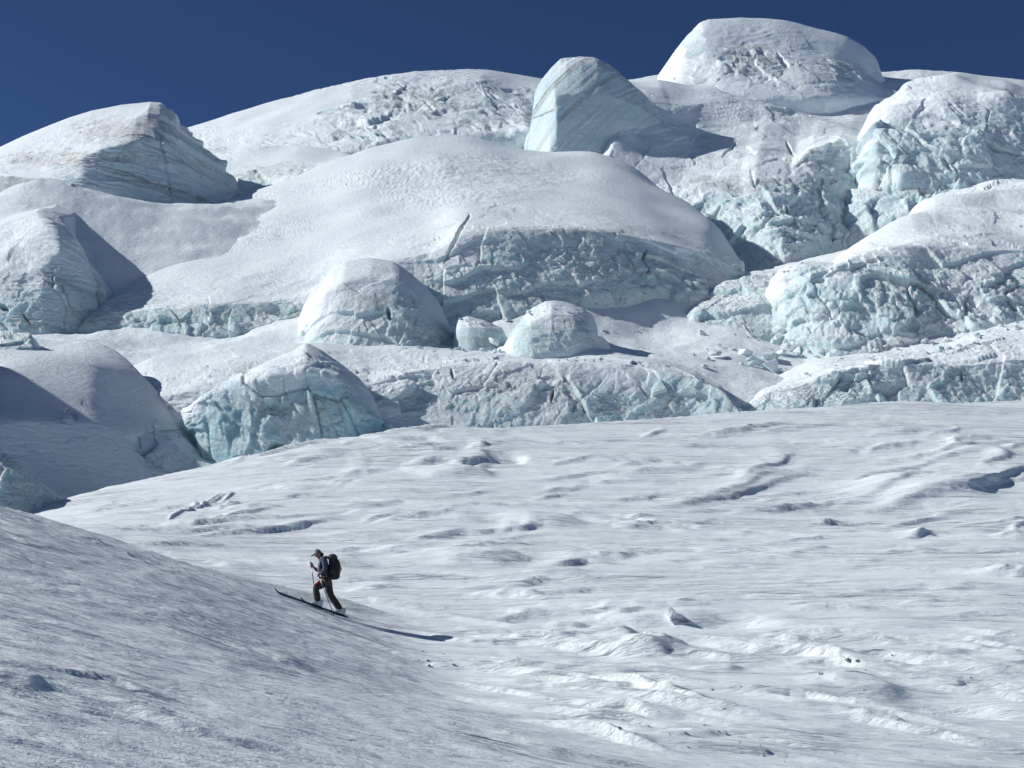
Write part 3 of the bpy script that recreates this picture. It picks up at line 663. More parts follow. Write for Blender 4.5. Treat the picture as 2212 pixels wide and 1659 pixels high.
# shaded bowl on the left
mass('snow_bowl', [([(-500,770,112),(-250,720,112),(0,706,112),(60,706,112),(110,714,112),(180,728,112),(240,750,111),(290,797,109),(340,852,107),(400,925,104),(440,975,102)],0,0),
     ([(-500,860,94),(-250,850,94),(0,815,95),(100,825,97),(200,822,101),(280,855,103),(340,888,103.5),(400,942,102.3),(445,985,101)],0,.05),
     ([(-500,950,82),(-250,930,83),(0,905,85),(100,905,88),(200,912,92),(300,935,96.5),(400,968,99),(455,998,99.6)],0,.03),
     ([(-500,1200,74),(-250,1130,76),(0,1090,80),(100,1095,83),(200,1085,87),(300,1060,91),(400,1040,95),(520,1010,98)],0,.08)],
     kind='structure', sm=(10, 3.0), seed=241, ripple=.02, endk=(16, 0.3), amp=.6, block=4, swell=.7, patches=[(390,950,110,50,.35,.45),(150,895,20,18,.6,.5),(200,960,60,16,.15,.25)], foot=6)
mass('ice_chunk', [([(-70,725,108),(0,703,108),(20,705,108),(50,712,107.5),(66,712,107),(78,735,106),(92,770,105),(110,800,104)],.3,.3),
     ([(-70,770,104),(0,745,103.5),(40,755,103),(75,780,103),(108,806,103)],1,.9),([(-70,835,102),(0,815,101),(50,825,100.5),(108,818,102)],1,.8)],
     seed=251, amp=.75, block=2.6, swell=.3, label='cluster of bright upright ice chunks on the bowl rim at the left edge', cat='ice block')
mass('ice_fin', [([(-300,850,72),(-100,905,72),(0,968,72),(30,990,72),(60,1015,72),(100,1045,72.5),(142,1082,73)],.7,.2),
     ([(-300,960,69.5),(-100,985,69.5),(0,1010,69.5),(50,1030,70),(100,1060,71),(142,1088,72)],1,.35),([(-300,1200,66),(0,1130,67),(80,1115,69),(142,1098,71.5)],1,.35)],
     seed=261, amp=.75, block=2.6, swell=.4, label='glistening pale ice fin in the sun at the lower left edge', cat='ice block')
# unseen ice mass added left of the view to throw shade into the bowl
mass('ice_shade_caster', [([(-900,600,113),(-300,640,108),(-150,720,106),(-110,800,104),(-100,860,103)],0,.1),
     ([(-1400,250,86),(-702,170,85),(-600,420,86),(-500,800,87)],1,.5),
     ([(-1400,1000,78),(-702,1000,78),(-600,1000,79),(-480,1000,80)],1,.5)],
     seed=255, amp=.6, block=5, label='unseen ice mass added outside the left edge to shade the bowl', cat='serac', ncol=120, ends=3)
# blue serac left of centre
mass('blue_serac', [([(402,872,104),(430,850,104),(500,815,104.5),(580,780,105),(640,755,105.5),(662,741,105.5),(690,755,105.5),(730,785,105.5),(770,815,105),(795,845,104.5),(815,885,104),(826,912,103.5)],0,.03),
     ([(406,882,102),(440,862,101),(500,835,100.5),(580,812,99.5),(660,800,99.5),(730,822,100),(780,865,101),(820,912,102.5)],.25,.3),
     ([(420,920,101.5),(470,905,100),(560,880,99.5),(660,868,99.5),(740,880,99.5),(790,910,100.5),(822,925,102)],1,.8),
     ([(440,968,100.5),(500,998,99),(580,993,98.5),(680,975,98.5),(760,955,99.5),(800,945,100.5),(826,935,101.8)],1,.5)],
     mat=M_BLUE, seed=271, amp=.78, block=3.8, swell=.4, sm=(1.2, 1.8), label='peaked serac of deep blue ice with a snow cap, left of centre', cat='serac',
     cracks=[([(565,985),(590,960),(610,962)],7,3.5),([(1000,900),(1001,901)],1,.1)], dirt=[(640,880,140,25,.4)])
# right-hand lower ridge
mass('ice_ridge', [([(1600,868,114),(1640,835,117),(1700,803,120),(1760,782,121),(1850,766,122),(1950,751,122),(2050,735,122),(2120,712,122.5),(2212,690,123),(2500,640,124)],0,0),
     ([(1618,872,110.5),(1650,848,111),(1720,832,112),(1800,802,113),(1870,787,114),(1950,780,114),(2050,778,114),(2150,771,114),(2212,766,114),(2500,750,114)],.3,.4),
     ([(1616,890,109),(1650,872,109),(1750,855,109.5),(1870,832,111),(2050,822,111.5),(2212,815,112),(2500,800,112)],1,.7),
     ([(1614,905,108),(1700,900,107),(1800,895,107),(1900,890,107.5),(2050,882,108),(2212,876,109),(2500,870,110)],1,.7)],
     seed=281, steep=((1,2),.5), amp=.78, block=4.0, swell=.5, sm=(1.3, 2), label='low rubble-topped ice ridge rising to the right edge behind the snowfield', cat='ice cliff',
     cracks=[([(2080,790),(2083,812)],3,1.5),([(1900,850),(1930,870)],5,2)])
# the snow boulder and the round block beside it
mass('snow_boulder', [([(1086,745,121),(1100,712,121),(1125,682,121.5),(1150,658,122),(1180,644,122),(1200,642,122),(1230,648,122),(1262,660,122),(1285,680,121.5),(1292,705,121),(1291,728,120)],0,.0),
     ([(1088,748,120),(1110,722,119),(1140,695,118),(1190,672,118.5),(1240,678,118.5),(1275,695,119),(1291,725,119.5)],.1,.08),
     ([(1090,752,119.3),(1112,742,117.8),(1142,728,116.6),(1190,715,116.8),(1240,715,117),(1278,720,118),(1292,730,119.3)],.4,.2),
     ([(1090,758,119),(1120,765,116.8),(1150,768,116),(1190,766,116),(1240,758,116.5),(1280,744,118),(1293,732,119.3)],.4,.2)],
     seed=291, amp=.6, block=2.4, swell=.25, ripple=.05, sm=(1.2, 1.4), ncol=150, label='white hunched snow boulder with a hollowed left side on the central bench', cat='ice block',
     patches=[(1120,715,30,40,.8,.15),(1245,705,45,28,.8,.35)], dirt=[(1230,690,40,8,.7)], foot=2)
mass('ice_block', [([(973,742,124.5),(978,700,125),(988,682,125),(1010,676,125),(1050,688,125),(1085,705,125),(1100,742,124.5)],.8,.1),
     ([(974,748,123.5),(985,715,122.5),(1010,705,122),(1050,710,122),(1085,722,123),(1100,748,124)],1,.15),
     ([(975,752,123),(990,752,121.5),(1020,754,121),(1060,754,121.5),(1100,752,123.5)],1,.15)],
     seed=301, amp=.6, block=2.4, swell=.25, sm=(1.2, 1.4), ncol=90, label='rounded grey-blue ice block just left of the white snow boulder', cat='ice block', foot=2)
mass('ice_block', [([(1428,632,141),(1440,612,141),(1460,595,141.5),(1478,586,141.5),(1500,590,141.5),(1525,602,141),(1532,630,140.5)],.2,.2),
     ([(1430,636,139.5),(1450,615,139),(1480,606,139),(1510,612,139),(1531,634,139.5)],.6,.5),([(1430,640,139),(1460,642,138),(1500,642,138),(1532,640,139)],.7,.5)],
     seed=311, amp=.6, block=2.2, swell=.2, sm=(1, 1.2), ncol=80, label='small angular ice block alone on the shaded shelf, right of centre', cat='ice block', dirt=[(1505,620,25,12,.9)], foot=2)

# ------------------------------------------------------------------ glacier bed under and between the masses
extra = [(280,742,128),(450,738,126),(600,735,126),(330,770,119),(1350,665,140),(1450,655,142),(1500,690,137),(1560,600,152),(1750,565,160),
         (1400,715,133),(1350,765,121),(1500,765,122),(1600,800,116),(1610,858,110),(-200,760,134),(1000,745,126),(1700,775,122),(0,1100,80),(1000,960,102),
         (1600,915,104),(2300,900,106),(160,480,172),(1400,320,222),(600,400,200),(300,760,122),(200,740,124)]
E_ = ctl(extra); A_ = np.concatenate(FEET+[E_])
A_ = A_[np.argsort(A_[:, 1])]
bed = tps_fit(A_[:, :2], A_[:, 2]-0.4, 0.004)
thb = np.concatenate([np.linspace(-.9, -.39, 20), np.linspace(-.385, .385, 520), np.linspace(.39, .9, 20)]); Yb = np.linspace(84, 300, 330)
Xb = thb[None]*Yb[:, None]; YY = np.repeat(Yb[:, None], len(thb), 1)
Zb = bed(np.clip(Xb, -110, 110), YY)
Pb = np.stack([Xb, YY, Zb], -1); Pb[..., 2] += 0.8*fbm(Pb*np.array([.06, .06, 0]), 3, 5)+0.12*terrace(fbm(Pb*np.array([.3, .5, 0]), 3, 6)+.5, 6, .15)*2
Ye = np.interp(thb, ce[:, 0]/ce[:, 1], ce[:, 1])[None]
Pb[..., 2] -= 34*sstep(212, 255, Pb[..., 1])
Pb[..., 2] -= 7*np.exp(-((Pb[..., 0]-55)/10)**2-((Pb[..., 1]-196)/14)**2)
Pb[..., 2] -= 3.0*(1-sstep(6, 14, Pb[..., 1]-Ye))
bd = grid_mesh('glacier', Pb, M_GLAC, {'ice': Zb*0, 'dirt': Zb*0}); tag(bd, kind='structure')
def bed_at(x, y):
    z = float(np.interp(0, [0, 1], [0, 1])); i = np.interp(y, Yb, np.arange(len(Yb))); j = np.interp(x/y, thb, np.arange(len(thb)))
    return float(Pb[int(round(i)), int(round(j)), 2])

# ------------------------------------------------------------------ loose ice and snow lumps
import bmesh
bpy.context.view_layer.update()
DG = bpy.context.evaluated_depsgraph_get()
def hit(x, y):
    """survey: the point of the built terrain seen along a bearing"""
    d = Vector(wpt(x, y, 1.0)); d.normalize()
    ok, loc, nor, idx, ob, mtx = SC.ray_cast(DG, Vector((0, 0, 0)), d)
    return (loc, nor) if ok else (None, None)
def hull(name, pts, mat, ice=0.3, smooth=False):
    bm = bmesh.new()
    for p in pts: bm.verts.new(p)
    bmesh.ops.convex_hull(bm, input=bm.verts)
    for v in [v for v in bm.verts if not v.link_faces]: bm.verts.remove(v)
    bmesh.ops.bevel(bm, geom=bm.edges[:], offset=0.03*max(abs(c) for p in pts for c in p), segments=1, affect='EDGES')
    me = bpy.data.meshes.new(name); bm.to_mesh(me); bm.free()
    at = me.attributes.new('ice', 'FLOAT', 'POINT'); at.data.foreach_set('value', np.full(len(me.vertices), ice, np.float32))
    me.materials.append(mat)
    return me
rr = random.Random(5)
CH = []
for k in range(14):
    pts = []
    for q in range(13):
        v = Vector((rr.gauss(0, 1), rr.gauss(0, 1), rr.gauss(0, 1))).normalized()*rr.uniform(.75, 1.15)
        pts.append((v.x, v.y*.9, v.z*rr.uniform(.5, .85)))
    CH.append(hull('ice_chunk', pts, M_GLAC, rr.choice([0.1, .3, .7])))
def chunk(x, y, size_px, label, group, name='ice_chunk'):
    loc, nor = hit(x, y)
    if loc is None: return
    s = size_px/FD*loc.y*0.5
    o = bpy.data.objects.new(name, rr.choice(CH)); COL.objects.link(o)
    o.location = loc + Vector((0, 0, s*0.25)); o.rotation_euler = (rr.uniform(-.4, .4), rr.uniform(-.4, .4), rr.uniform(0, 6.28))
    o.scale = (s*rr.uniform(.8, 1.25), s*rr.uniform(.8, 1.2), s*rr.uniform(.6, 1.0))
    tag(o, label, 'ice chunk', group)
def scatter(n, box, line, smin, smax, label, group):
    for k in range(n):
        t = rr.random(); x = box[0]+(box[1]-box[0])*t
        y = np.interp(x, [p[0] for p in line], [p[1] for p in line]) + rr.uniform(-box[2], box[2])
        chunk(x, y, smin+(smax-smin)*rr.random()**2.2, label, group)
scatter(34, (1480,1760,45), [(1480,745),(1600,760),(1760,770)], 8, 46, 'white ice chunk scattered on the snow below the shaded rubble heap', 'ice chunks below the shaded rubble heap')
scatter(16, (860,1095,8), [(860,752),(1000,752),(1095,760)], 5, 20, 'small white ice chunk on the bench left of the snow boulder', 'ice chunks beside the snow boulder')
scatter(26, (1780,2200,12), [(1780,790),(1900,765),(2050,745),(2200,705)], 6, 28, 'ice chunk on the ridge crest under the broken right-hand cliff', 'ice chunks on the right-hand ridge')
scatter(10, (1180,1420,8), [(1180,775),(1420,790)], 4, 9, 'tiny ice chunk on the snow in front of the boulder shadow', 'ice chunks in front of the boulder')
scatter(26, (1700,2200,10), [(1700,760),(1800,772),(1900,760),(2000,742),(2200,700)], 6, 30, 'broken ice chunk fallen at the foot of the right-hand cliff', 'ice chunks at the foot of the right-hand cliff')
scatter(34, (990,1400,9), [(990,700),(1150,682),(1400,640)], 5, 22, 'ice chunk fallen below the long cliff of the snow dome', 'ice chunks below the snow dome cliff')
scatter(26, (1540,1900,11), [(1540,575),(1700,585),(1800,535),(1900,495)], 5, 22, 'ice chunk fallen at the foot of the big shaded ice wall', 'ice chunks below the big ice wall')
scatter(10, (1290,1420,6), [(1290,715),(1420,712)], 4, 14, 'ice chunk on the shelf to the right of the snow boulder', 'ice chunks right of the snow boulder')
chunk(1069, 745, 44, 'pyramid-shaped white ice chunk touching the left foot of the snow boulder', None)
chunk(1665, 800, 60, 'largest loose ice chunk in the hollow between band and right ridge', None)
for x, y, z_ in [(2150,470,14),(2145,462,10),(2205,490,12)]:
    chunk(x, y, z_, 'small snow lump on the bright shelf above the right-hand cliff', 'snow lumps on the bright shelf')
# crumbled snow along the edge of the near slope
def crumb(n, line, spread, smin, smax, label, group):
    for k in range(n):
        x = rr.uniform(line[0][0], line[-1][0]); y = np.interp(x, [p[0] for p in line], [p[1] for p in line]) + rr.gauss(0, spread)
        chunk(x, y, smin+(smax-smin)*rr.random()**3, label, group, 'snow_clod')
crumb(34, [(880,1395),(1100,1480),(1400,1560),(1700,1640)], 14, 4, 13, 'small crumbly snow clod lying along the foot of the near slope', 'snow clods along the foot of the near slope')
crumb(22, [(180,1150),(400,1235),(560,1275)], 6, 3, 9, 'small snow clod on the crest of the near slope', 'snow clods on the crest of the near slope')
crumb(12, [(1500,1480),(1800,1440),(2180,1470)], 26, 5, 16, 'small wind-cut snow clod on the lower right snowfield', 'snow clods on the lower right snowfield')

# upright wind-carved snow slab on the field
p0 = hit(1462, 1340)[0]
bm = bmesh.new(); sc_ = p0.y/FD
prof = [(-20, 30), (-14, 27), (-6, 20), (2, 12), (12, 8), (24, -4), (22, -12), (8, -14), (-8, -10), (-16, 0), (-22, 12)]
fv = [bm.verts.new(((u)*sc_, -0.10-0.15*math.sin(k)*.4, w_*sc_*1.1)) for k, (u, w_) in enumerate(prof)]
bv = [bm.verts.new(((u+5)*sc_, 0.22, w_*sc_*0.95)) for u, w_ in prof]
bm.faces.new(fv); bm.faces.new(bv[::-1])
for k in range(len(prof)): bm.faces.new((fv[k], bv[k], bv[(k+1) % len(prof)], fv[(k+1) % len(prof)]))
bmesh.ops.recalc_face_normals(bm, faces=bm.faces[:]); bmesh.ops.triangulate(bm, faces=[f for f in bm.faces if len(f.verts) > 4])
bmesh.ops.bevel(bm, geom=bm.edges[:], offset=0.02, segments=2, affect='EDGES')
me = bpy.data.meshes.new('snow_slab'); bm.to_mesh(me); bm.free(); me.materials.append(M_SNOW)
o = bpy.data.objects.new('snow_slab', me); COL.objects.link(o); o.location = p0
tag(o, 'bright upright snow slab casting a small dark shadow on the open snowfield', 'snow slab')

# ------------------------------------------------------------------ the ski tourer
def solid(name, base, rough=0.7, nscale=60, nd=0.004, var=0.15, metal=0.0):
    m, t, b = mat_new(name); v = mapped(t, (1, 1, 1))
    n = noise(t, v, nscale*0.3, 4, 0.6)
    c = mixc(t, ramp(t, n, [(0.3, 0), (0.7, 1)]), tuple(x*(1-var) for x in base), tuple(min(1, x*(1+var)) for x in base))
    t.links.new(c, b.inputs['Base Color']); b.inputs['Roughness'].default_value = rough; b.inputs['Metallic'].default_value = metal
    t.links.new(bump(t, noise(t, v, nscale, 4), nd), b.inputs['Normal']); return m
MK = dict(skin=solid('skin', (0.22, 0.11, 0.085), .55), trouser=solid('dark_trouser_cloth', (0.030, 0.028, 0.028), .8, 25, .02), red=solid('red_trim_cloth', (0.30, 0.035, 0.02), .8),
          shirt=solid('blue_grey_shirt_cloth', (0.055, 0.07, 0.12), .8, 22, .02), vest=solid('pale_vest_cloth', (0.22, 0.22, 0.25), .8, 22, .02), cap=solid('grey_cap_cloth', (0.12, 0.11, 0.105), .9), bill=solid('dark_cap_bill', (0.045, 0.045, 0.055), .8),
          hair=solid('dark_hair', (0.02, 0.014, 0.011), .7, 90, .006), black=solid('black_webbing', (0.015, 0.015, 0.018), .7), pack=solid('black_pack_cloth', (0.016, 0.016, 0.019), .75, 30, .02),
          lidc=solid('dark_purple_grey_cloth', (0.035, 0.032, 0.045), .7, 30, .02), olive=solid('olive_yellow_cloth', (0.28, 0.27, 0.12), .8), boot=solid('white_boot_plastic', (0.50, 0.56, 0.58), .4, 20, .002), sole=solid('black_rubber', (0.02, 0.02, 0.02), .8),
          ski=solid('dark_blue_ski_topsheet', (0.018, 0.02, 0.09), .35, 20, .001), skit=solid('ski_tip_black', (0.02, 0.02, 0.025), .4), metal=solid('pole_aluminium', (0.16, 0.165, 0.18), .35, 40, .0005, .05, .8),
          grip=solid('pole_grip_foam', (0.02, 0.02, 0.022), .8), eye=solid('eye_dark', (0.01, 0.01, 0.01), .3))
gt, ge = gpt(601, 1284), gpt(745, 1335)
PY = 36.2; ZS = PY/(FD*1.13017*8.296)           # metres per unit of the figure survey
org = wpt((640+1350/8.296)/1.13017, (1320+1500/8.296)/1.13017, PY)
def Zp(x, y, v=0.0): return Vector(((x-1350)*ZS, v, (1500-y)*ZS))
def empty(name, loc, label, cat):
    o = bpy.data.objects.new(name, None); COL.objects.link(o); o.location = loc; o.empty_display_size = .2; tag(o, label, cat); return o
def link_mesh(name, me, mat, parent, label=None):
    me.materials.clear(); me.materials.append(mat)
    o = bpy.data.objects.new(name, me); COL.objects.link(o)
    if parent is not None: o.parent = parent
    if label: o['label'] = label
    return o
def skinned(name, chains, mat, parent, sub=2, root=0, label=None):
    """chains: lists of (key, Vector, radius) sharing keys where limbs join"""
    keys, vs, rad, ed = {}, [], [], []
    for ch in chains:
        prev = None
        for key, p, r_ in ch:
            if key is None or key not in keys:
                idx = len(vs); vs.append(p); rad.append(r_)
                if key is not None: keys[key] = idx
            else: idx = keys[key]
            if prev is not None: ed.append((prev, idx))
            prev = idx
    me = bpy.data.meshes.new(name); me.from_pydata([tuple(v) for v in vs], ed, []); me.update()
    ob = bpy.data.objects.new(name, me); COL.objects.link(ob)
    md = ob.modifiers.new('s', 'SKIN'); md.use_smooth_shade = True
    for k, sv in enumerate(me.skin_vertices[0].data):
        r_ = rad[k]; sv.radius = (r_, r_) if not isinstance(r_, tuple) else r_; sv.use_root = (k == root)
    if sub: m2 = ob.modifiers.new('u', 'SUBSURF'); m2.levels = sub; m2.render_levels = sub
    bpy.context.view_layer.update(); dg = bpy.context.evaluated_depsgraph_get()
    m3 = bpy.data.meshes.new_from_object(ob.evaluated_get(dg)); m3.name = name
    bpy.data.objects.remove(ob); bpy.data.meshes.remove(me)
    return link_mesh(name, m3, mat, parent, label)
def loft_rings(name, rings, mat, parent, n=20, power=2.6, label=None, close=True):
    """rings: (centre Vector, axis-u Vector, axis-v Vector) superellipse sections"""
    bm = bmesh.new(); R_ = []
    for c, u, v in rings:
        L = []
        for k in range(n):
            a = 2*math.pi*k/n; ca, sa = math.cos(a), math.sin(a)
            L.append(bm.verts.new(c + u*(math.copysign(abs(ca)**(2/power), ca)) + v*(math.copysign(abs(sa)**(2/power), sa))))
        R_.append(L)
    for a, b in zip(R_[:-1], R_[1:]):
        for k in range(n): bm.faces.new((a[k], a[(k+1) % n], b[(k+1) % n], b[k]))
    if close: bm.faces.new(R_[0][::-1]); bm.faces.new(R_[-1])
    bmesh.ops.recalc_face_normals(bm, faces=bm.faces[:])
    for f in bm.faces: f.smooth = True
    me = bpy.data.meshes.new(name); bm.to_mesh(me); bm.free()
    return link_mesh(name, me, mat, parent, label)
def tube(name, pts, r, mat, parent, n=8, label=None):
    rings = []
    for k, p in enumerate(pts):
        d = (pts[min(k+1, len(pts)-1)]-pts[max(k-1, 0)]).normalized(); u = d.cross(Vector((.13, 1, .2))).normalized(); v = d.cross(u)
        q = r[k] if isinstance(r, (list, tuple)) else r
        rings.append((p, u*q, v*q))
    return loft_rings(name, rings, mat, parent, n, 2.0, label)

pr = empty('person', org, 'ski tourer in cap and dark trousers striding up the near slope with two poles', 'person')
V = Vector
def hand(ch, key, wrist, palm, fw, side, rot):
    """palm and five curled fingers closing on a grip"""
    out = [ch]
    return out
# body: one continuous skinned figure
hipN, kneeN, ankN = Zp(1290,860,-.09), Zp(1092,965,-.12), Zp(1125,1235,-.10)
hipF, kneeF, ankF = Zp(1320,860,.09), Zp(1372,1120,.10), Zp(1550,1400,.10)
shN, elN, wrN = Zp(1250,400,-.17), Zp(1283,600,-.24), Zp(1195,690,-.26)
shF, elF, wrF = Zp(1190,405,.16), Zp(1120,640,.20), Zp(1010,560,.16)
hN, hF = Zp(1160,725,-.26), Zp(970,505,.15)
chains = [
 [('pel', Zp(1300,830), .115), ('wai', Zp(1272,720), .105), ('che', Zp(1235,560), .125), ('uch', Zp(1216,440), .115), ('nek', Zp(1182,375), .058), ('hd0', Zp(1140,335), .078), ('hd1', Zp(1118,290), .098), ('hd2', Zp(1112,245), .075)],
 [('hd0', 0, 0), (None, Zp(1095,378), .045)],
 [('pel', 0, 0), ('hn', hipN, .098), (None, Zp(1190,912,-.12), .085), (None, kneeN, .062), (None, Zp(1115,1100,-.11), .058), (None, ankN, .042), (None, Zp(1060,1275,-.12), .035)],
 [('pel', 0, 0), ('hf', hipF, .098), (None, Zp(1335,985,.10), .085), (None, kneeF, .06), (None, Zp(1465,1250,.10), .058), (None, ankF, .042), (None, Zp(1490,1445,.10), .035)],
 [('uch', 0, 0), (None, shN, .062), (None, Zp(1272,500,-.21), .050), (None, elN, .043), (None, wrN, .030), ('pn', hN, .034)],
 [('uch', 0, 0), (None, shF, .062), (None, Zp(1160,520,.19), .048), (None, elF, .042), (None, wrF, .030), ('pf', hF, .034)]]
for key, h_, gd in (('pn', hN, V((-.02, 0, -.03))), ('pf', hF, V((-.01, 0, .0)))):
    for q in range(4):
        o_ = V((.012-.008*q, -.028, .022-.016*q))
        L_ = (.034, .038, .036, .028)[q]
        chains.append([(key, 0, 0), (None, h_+o_+V((-.020, -.008, 0)), .0095), (None, h_+o_+V((-.030, .018, -.002)), .0085), (None, h_+o_+V((-.012, .018+L_*.4, -.004)), .0075)])
    chains.append([(key, 0, 0), (None, h_+V((.004, .030, .030)), .011), (None, h_+V((-.020, .020, .048)), .0095)])
skinned('body', chains, MK['skin'], pr)
face = [('nose', [Zp(1066,325), Zp(1052,345), Zp(1062,356)], [.010, .014, .010]), ('ear', [Zp(1150,300,-.095), Zp(1152,325,-.098), Zp(1146,345,-.092)], [.010, .017, .009]), ('ear', [Zp(1150,300,.095), Zp(1152,325,.098), Zp(1146,345,.092)], [.010, .017, .009])]
for nm, pts, rs_ in face: tube(nm, pts, rs_, MK['skin'], pr)
for sy in (-1, 1):
    tube('eye', [Zp(1068,312,.033*sy), Zp(1060,314,.034*sy)], .009, MK['eye'], pr)
tube('mouth', [Zp(1064,374,-.022), Zp(1056,374,0), Zp(1064,374,.022)], .005, MK['red'], pr)
skinned('hair', [[('a', Zp(1150,280), .092), (None, Zp(1172,320), .082), (None, Zp(1186,352), .055)]], MK['hair'], pr, 2)
# trousers, shirt, vest
def off(p, dx=0, dy=0, dz=0): return p+V((dx, dy, dz))
skinned('trousers', [
 [('pel', Zp(1305,820), .135), (None, Zp(1280,745), .122)],
 [('pel', 0, 0), (None, hipN, .115), (None, Zp(1190,912,-.12), .115), (None, Zp(1120,950,-.12), .098), (None, off(kneeN), .092), (None, Zp(1095,1030,-.115), .088), (None, Zp(1118,1110,-.11), .094), (None, Zp(1125,1180,-.11), .088), (None, Zp(1138,1250,-.10), .088)],
 [('pel', 0, 0), (None, hipF, .115), (None, Zp(1322,960,.10), .112), (None, Zp(1350,1055,.10), .098), (None, kneeF, .090), (None, Zp(1440,1215,.10), .092), (None, Zp(1500,1300,.10), .090), (None, Zp(1545,1370,.10), .088), (None, Zp(1565,1420,.10), .086)]], MK['trouser'], pr)
tube('side_stripe', [Zp(1060,925,-.185), Zp(1110,890,-.21), Zp(1160,850,-.225), Zp(1200,815,-.215)], [.012, .026, .026, .014], MK['red'], pr, label='red panel down the front thigh')
tube('side_stripe', [Zp(1240,805,-.20), Zp(1280,835,-.222), Zp(1305,880,-.21)], [.010, .014, .010], solid('orange_trim_cloth', (0.40, 0.10, 0.02), .8), pr, label='orange trim at the hip')
skinned('shirt', [
 [(None, Zp(1290,790), .128), ('wai', Zp(1275,735), .128), ('che', Zp(1238,580), .140), ('uch', Zp(1218,450), .132), (None, Zp(1195,392), .075)],
 [('uch', 0, 0), (None, off(shN, -.01), .088), (None, Zp(1272,490,-.21), .074), (None, elN, .066), (None, Zp(1240,650,-.25), .052), (None, off(wrN, .01), .044)],
 [('uch', 0, 0), (None, shF, .078), (None, Zp(1160,520,.19), .064), (None, elF, .056), (None, Zp(1060,600,.18), .046), (None, off(wrF, .01), .040)]], MK['shirt'], pr)
loft_rings('vest_front', [(Zp(1175,455,-.02), V((.055, 0, 0)), V((0, .11, 0))), (Zp(1155,540,-.02), V((.065, 0, 0)), V((0, .125, 0))), (Zp(1160,620,-.02), V((.060, 0, 0)), V((0, .12, 0))), (Zp(1185,690,-.02), V((.05, 0, 0)), V((0, .11, 0)))], MK['vest'], pr)
tube('collar', [Zp(1160,400,-.05), Zp(1205,388,-.07), Zp(1232,380,0), Zp(1205,388,.07), Zp(1160,400,.05)], .032, MK['hair'], pr)
# cap
cm_ = [(Zp(1122,296), .100, .094), (Zp(1124,270), .104, .098), (Zp(1122,240), .094, .088), (Zp(1118,216), .068, .064), (Zp(1114,201), .03, .03)]
t_ = V((.92, 0, -.38)); 
capo = loft_rings('cap', [(c, t_*a, V((0, b, 0))) for c, a, b in cm_], MK['cap'], pr, 24, 2.1)
bmq = bmesh.new(); top, bot = [], []
for k in range(13):
    a = -math.pi/2+math.pi*k/12; ca, sa = math.cos(a), math.sin(a)
    base_i = Zp(1062,268); ox = -(.018+.105*ca); oy = .082*sa
    top.append(bmq.verts.new(base_i+V((ox, oy, ox*.62-.012*sa*sa)))); bot.append(bmq.verts.new(base_i+V((ox, oy, ox*.62-.012*sa*sa-.026))))
tb = bmq.verts.new(Zp(1085,266)); bb = bmq.verts.new(Zp(1085,276))
for k in range(12):
    bmq.faces.new((top[k], top[k+1], tb)); bmq.faces.new((bot[k+1], bot[k], bb)); bmq.faces.new((top[k], bot[k], bot[k+1], top[k+1]))
mq = bpy.data.meshes.new('cap_bill'); bmq.to_mesh(mq); bmq.free()
bl = link_mesh('bill', mq, MK['bill'], capo)
# boots
def boot(ax, ay, v, ang):
    ca, sa = math.cos(ang), math.sin(ang); f = V((-ca, -.25, sa)).normalized(); u = V((sa, 0, ca)); s_ = V((0, 1, 0))
    c0 = Zp(ax, ay, v)
    b_ = loft_rings('boot', [(c0+f*.165+u*.022, u*.028, s_*.045), (c0+f*.13+u*.034, u*.040, s_*.052), (c0+f*.05+u*.05, u*.056, s_*.050), (c0-f*.01+u*.075, u*.082, s_*.050), (c0-f*.08+u*.075, u*.082, s_*.046), (c0-f*.105+u*.06, u*.055, s_*.04)], MK['boot'], pr, 18, 2.8)
    c_ = loft_rings('cuff', [(c0-f*.045+u*.09, f*.058, s_*.050), (c0-f*.045+u*.13, f*.054, s_*.048), (c0-f*.04+u*.165, f*.048, s_*.045)], MK['boot'], b_, 18, 2.6)
    tube('strap', [c0+f*.045+s_*-.056+u*.04, c0+f*.04+s_*-.030+u*.104, c0+f*.04+s_*.03+u*.104, c0+f*.045+s_*.056+u*.04], .009, MK['black'], b_)
    loft_rings('sole', [(c0+f*.17-u*.006, u*.010, s_*.044), (c0+f*.03-u*.006, u*.012, s_*.047), (c0-f*.105-u*.006, u*.012, s_*.04)], MK['sole'], b_, 12, 4)
# near slope under the feet
SLA = math.atan2(ge[2]-gt[2], ge[0]-gt[0])
def gl(x): # ground height of the ski line in figure coordinates
    X_ = org[0]+x; t = (X_-gt[0])/(ge[0]-gt[0]); return gt[2]+(ge[2]-gt[2])*t-org[2], gt[1]+(ge[1]-gt[1])*t-org[1]
boot(1140, 1318, -.10, -SLA); boot(1578, 1480, .08, -SLA)
# skis
def ski(x0, x1, v, nm_label):
    p0_, p1_ = Zp(x0, 0), Zp(x1, 0)
    e = empty('ski', V(org), nm_label, 'ski')
    rings = []
    for k in range(25):
        t = k/24; x = p0_.x+(p1_.x-p0_.x)*t; z, yy = gl(x)
        w_ = .044+.012*abs(2*t-1)**2; w_ *= min(1, (t*9+.02))**.5*min(1, ((1-t)*14+.2))**.5
        up = .07*max(0, 1-t/.10)**2 + .045
        rings.append((V((x, yy*0.8+v, z+up)), V((0, w_, -w_*.25)), V((.005, 0, .021))))
    b_ = loft_rings('ski_board', rings, MK['ski'], e, 10, 3.5)
    loft_rings('tip_guard', [(rings[0][0]+V((-.008, 0, .004)), V((0, .016, 0)), V((0, 0, .013))), (rings[1][0], V((0, .036, 0)), V((0, 0, .013))), (rings[2][0], V((0, .042, 0)), V((0, 0, .012)))], MK['skit'], e, 10, 3)
    return e, rings
eN, rN = ski(318, 1245, -.12, 'nearer dark blue touring ski under the forward boot')
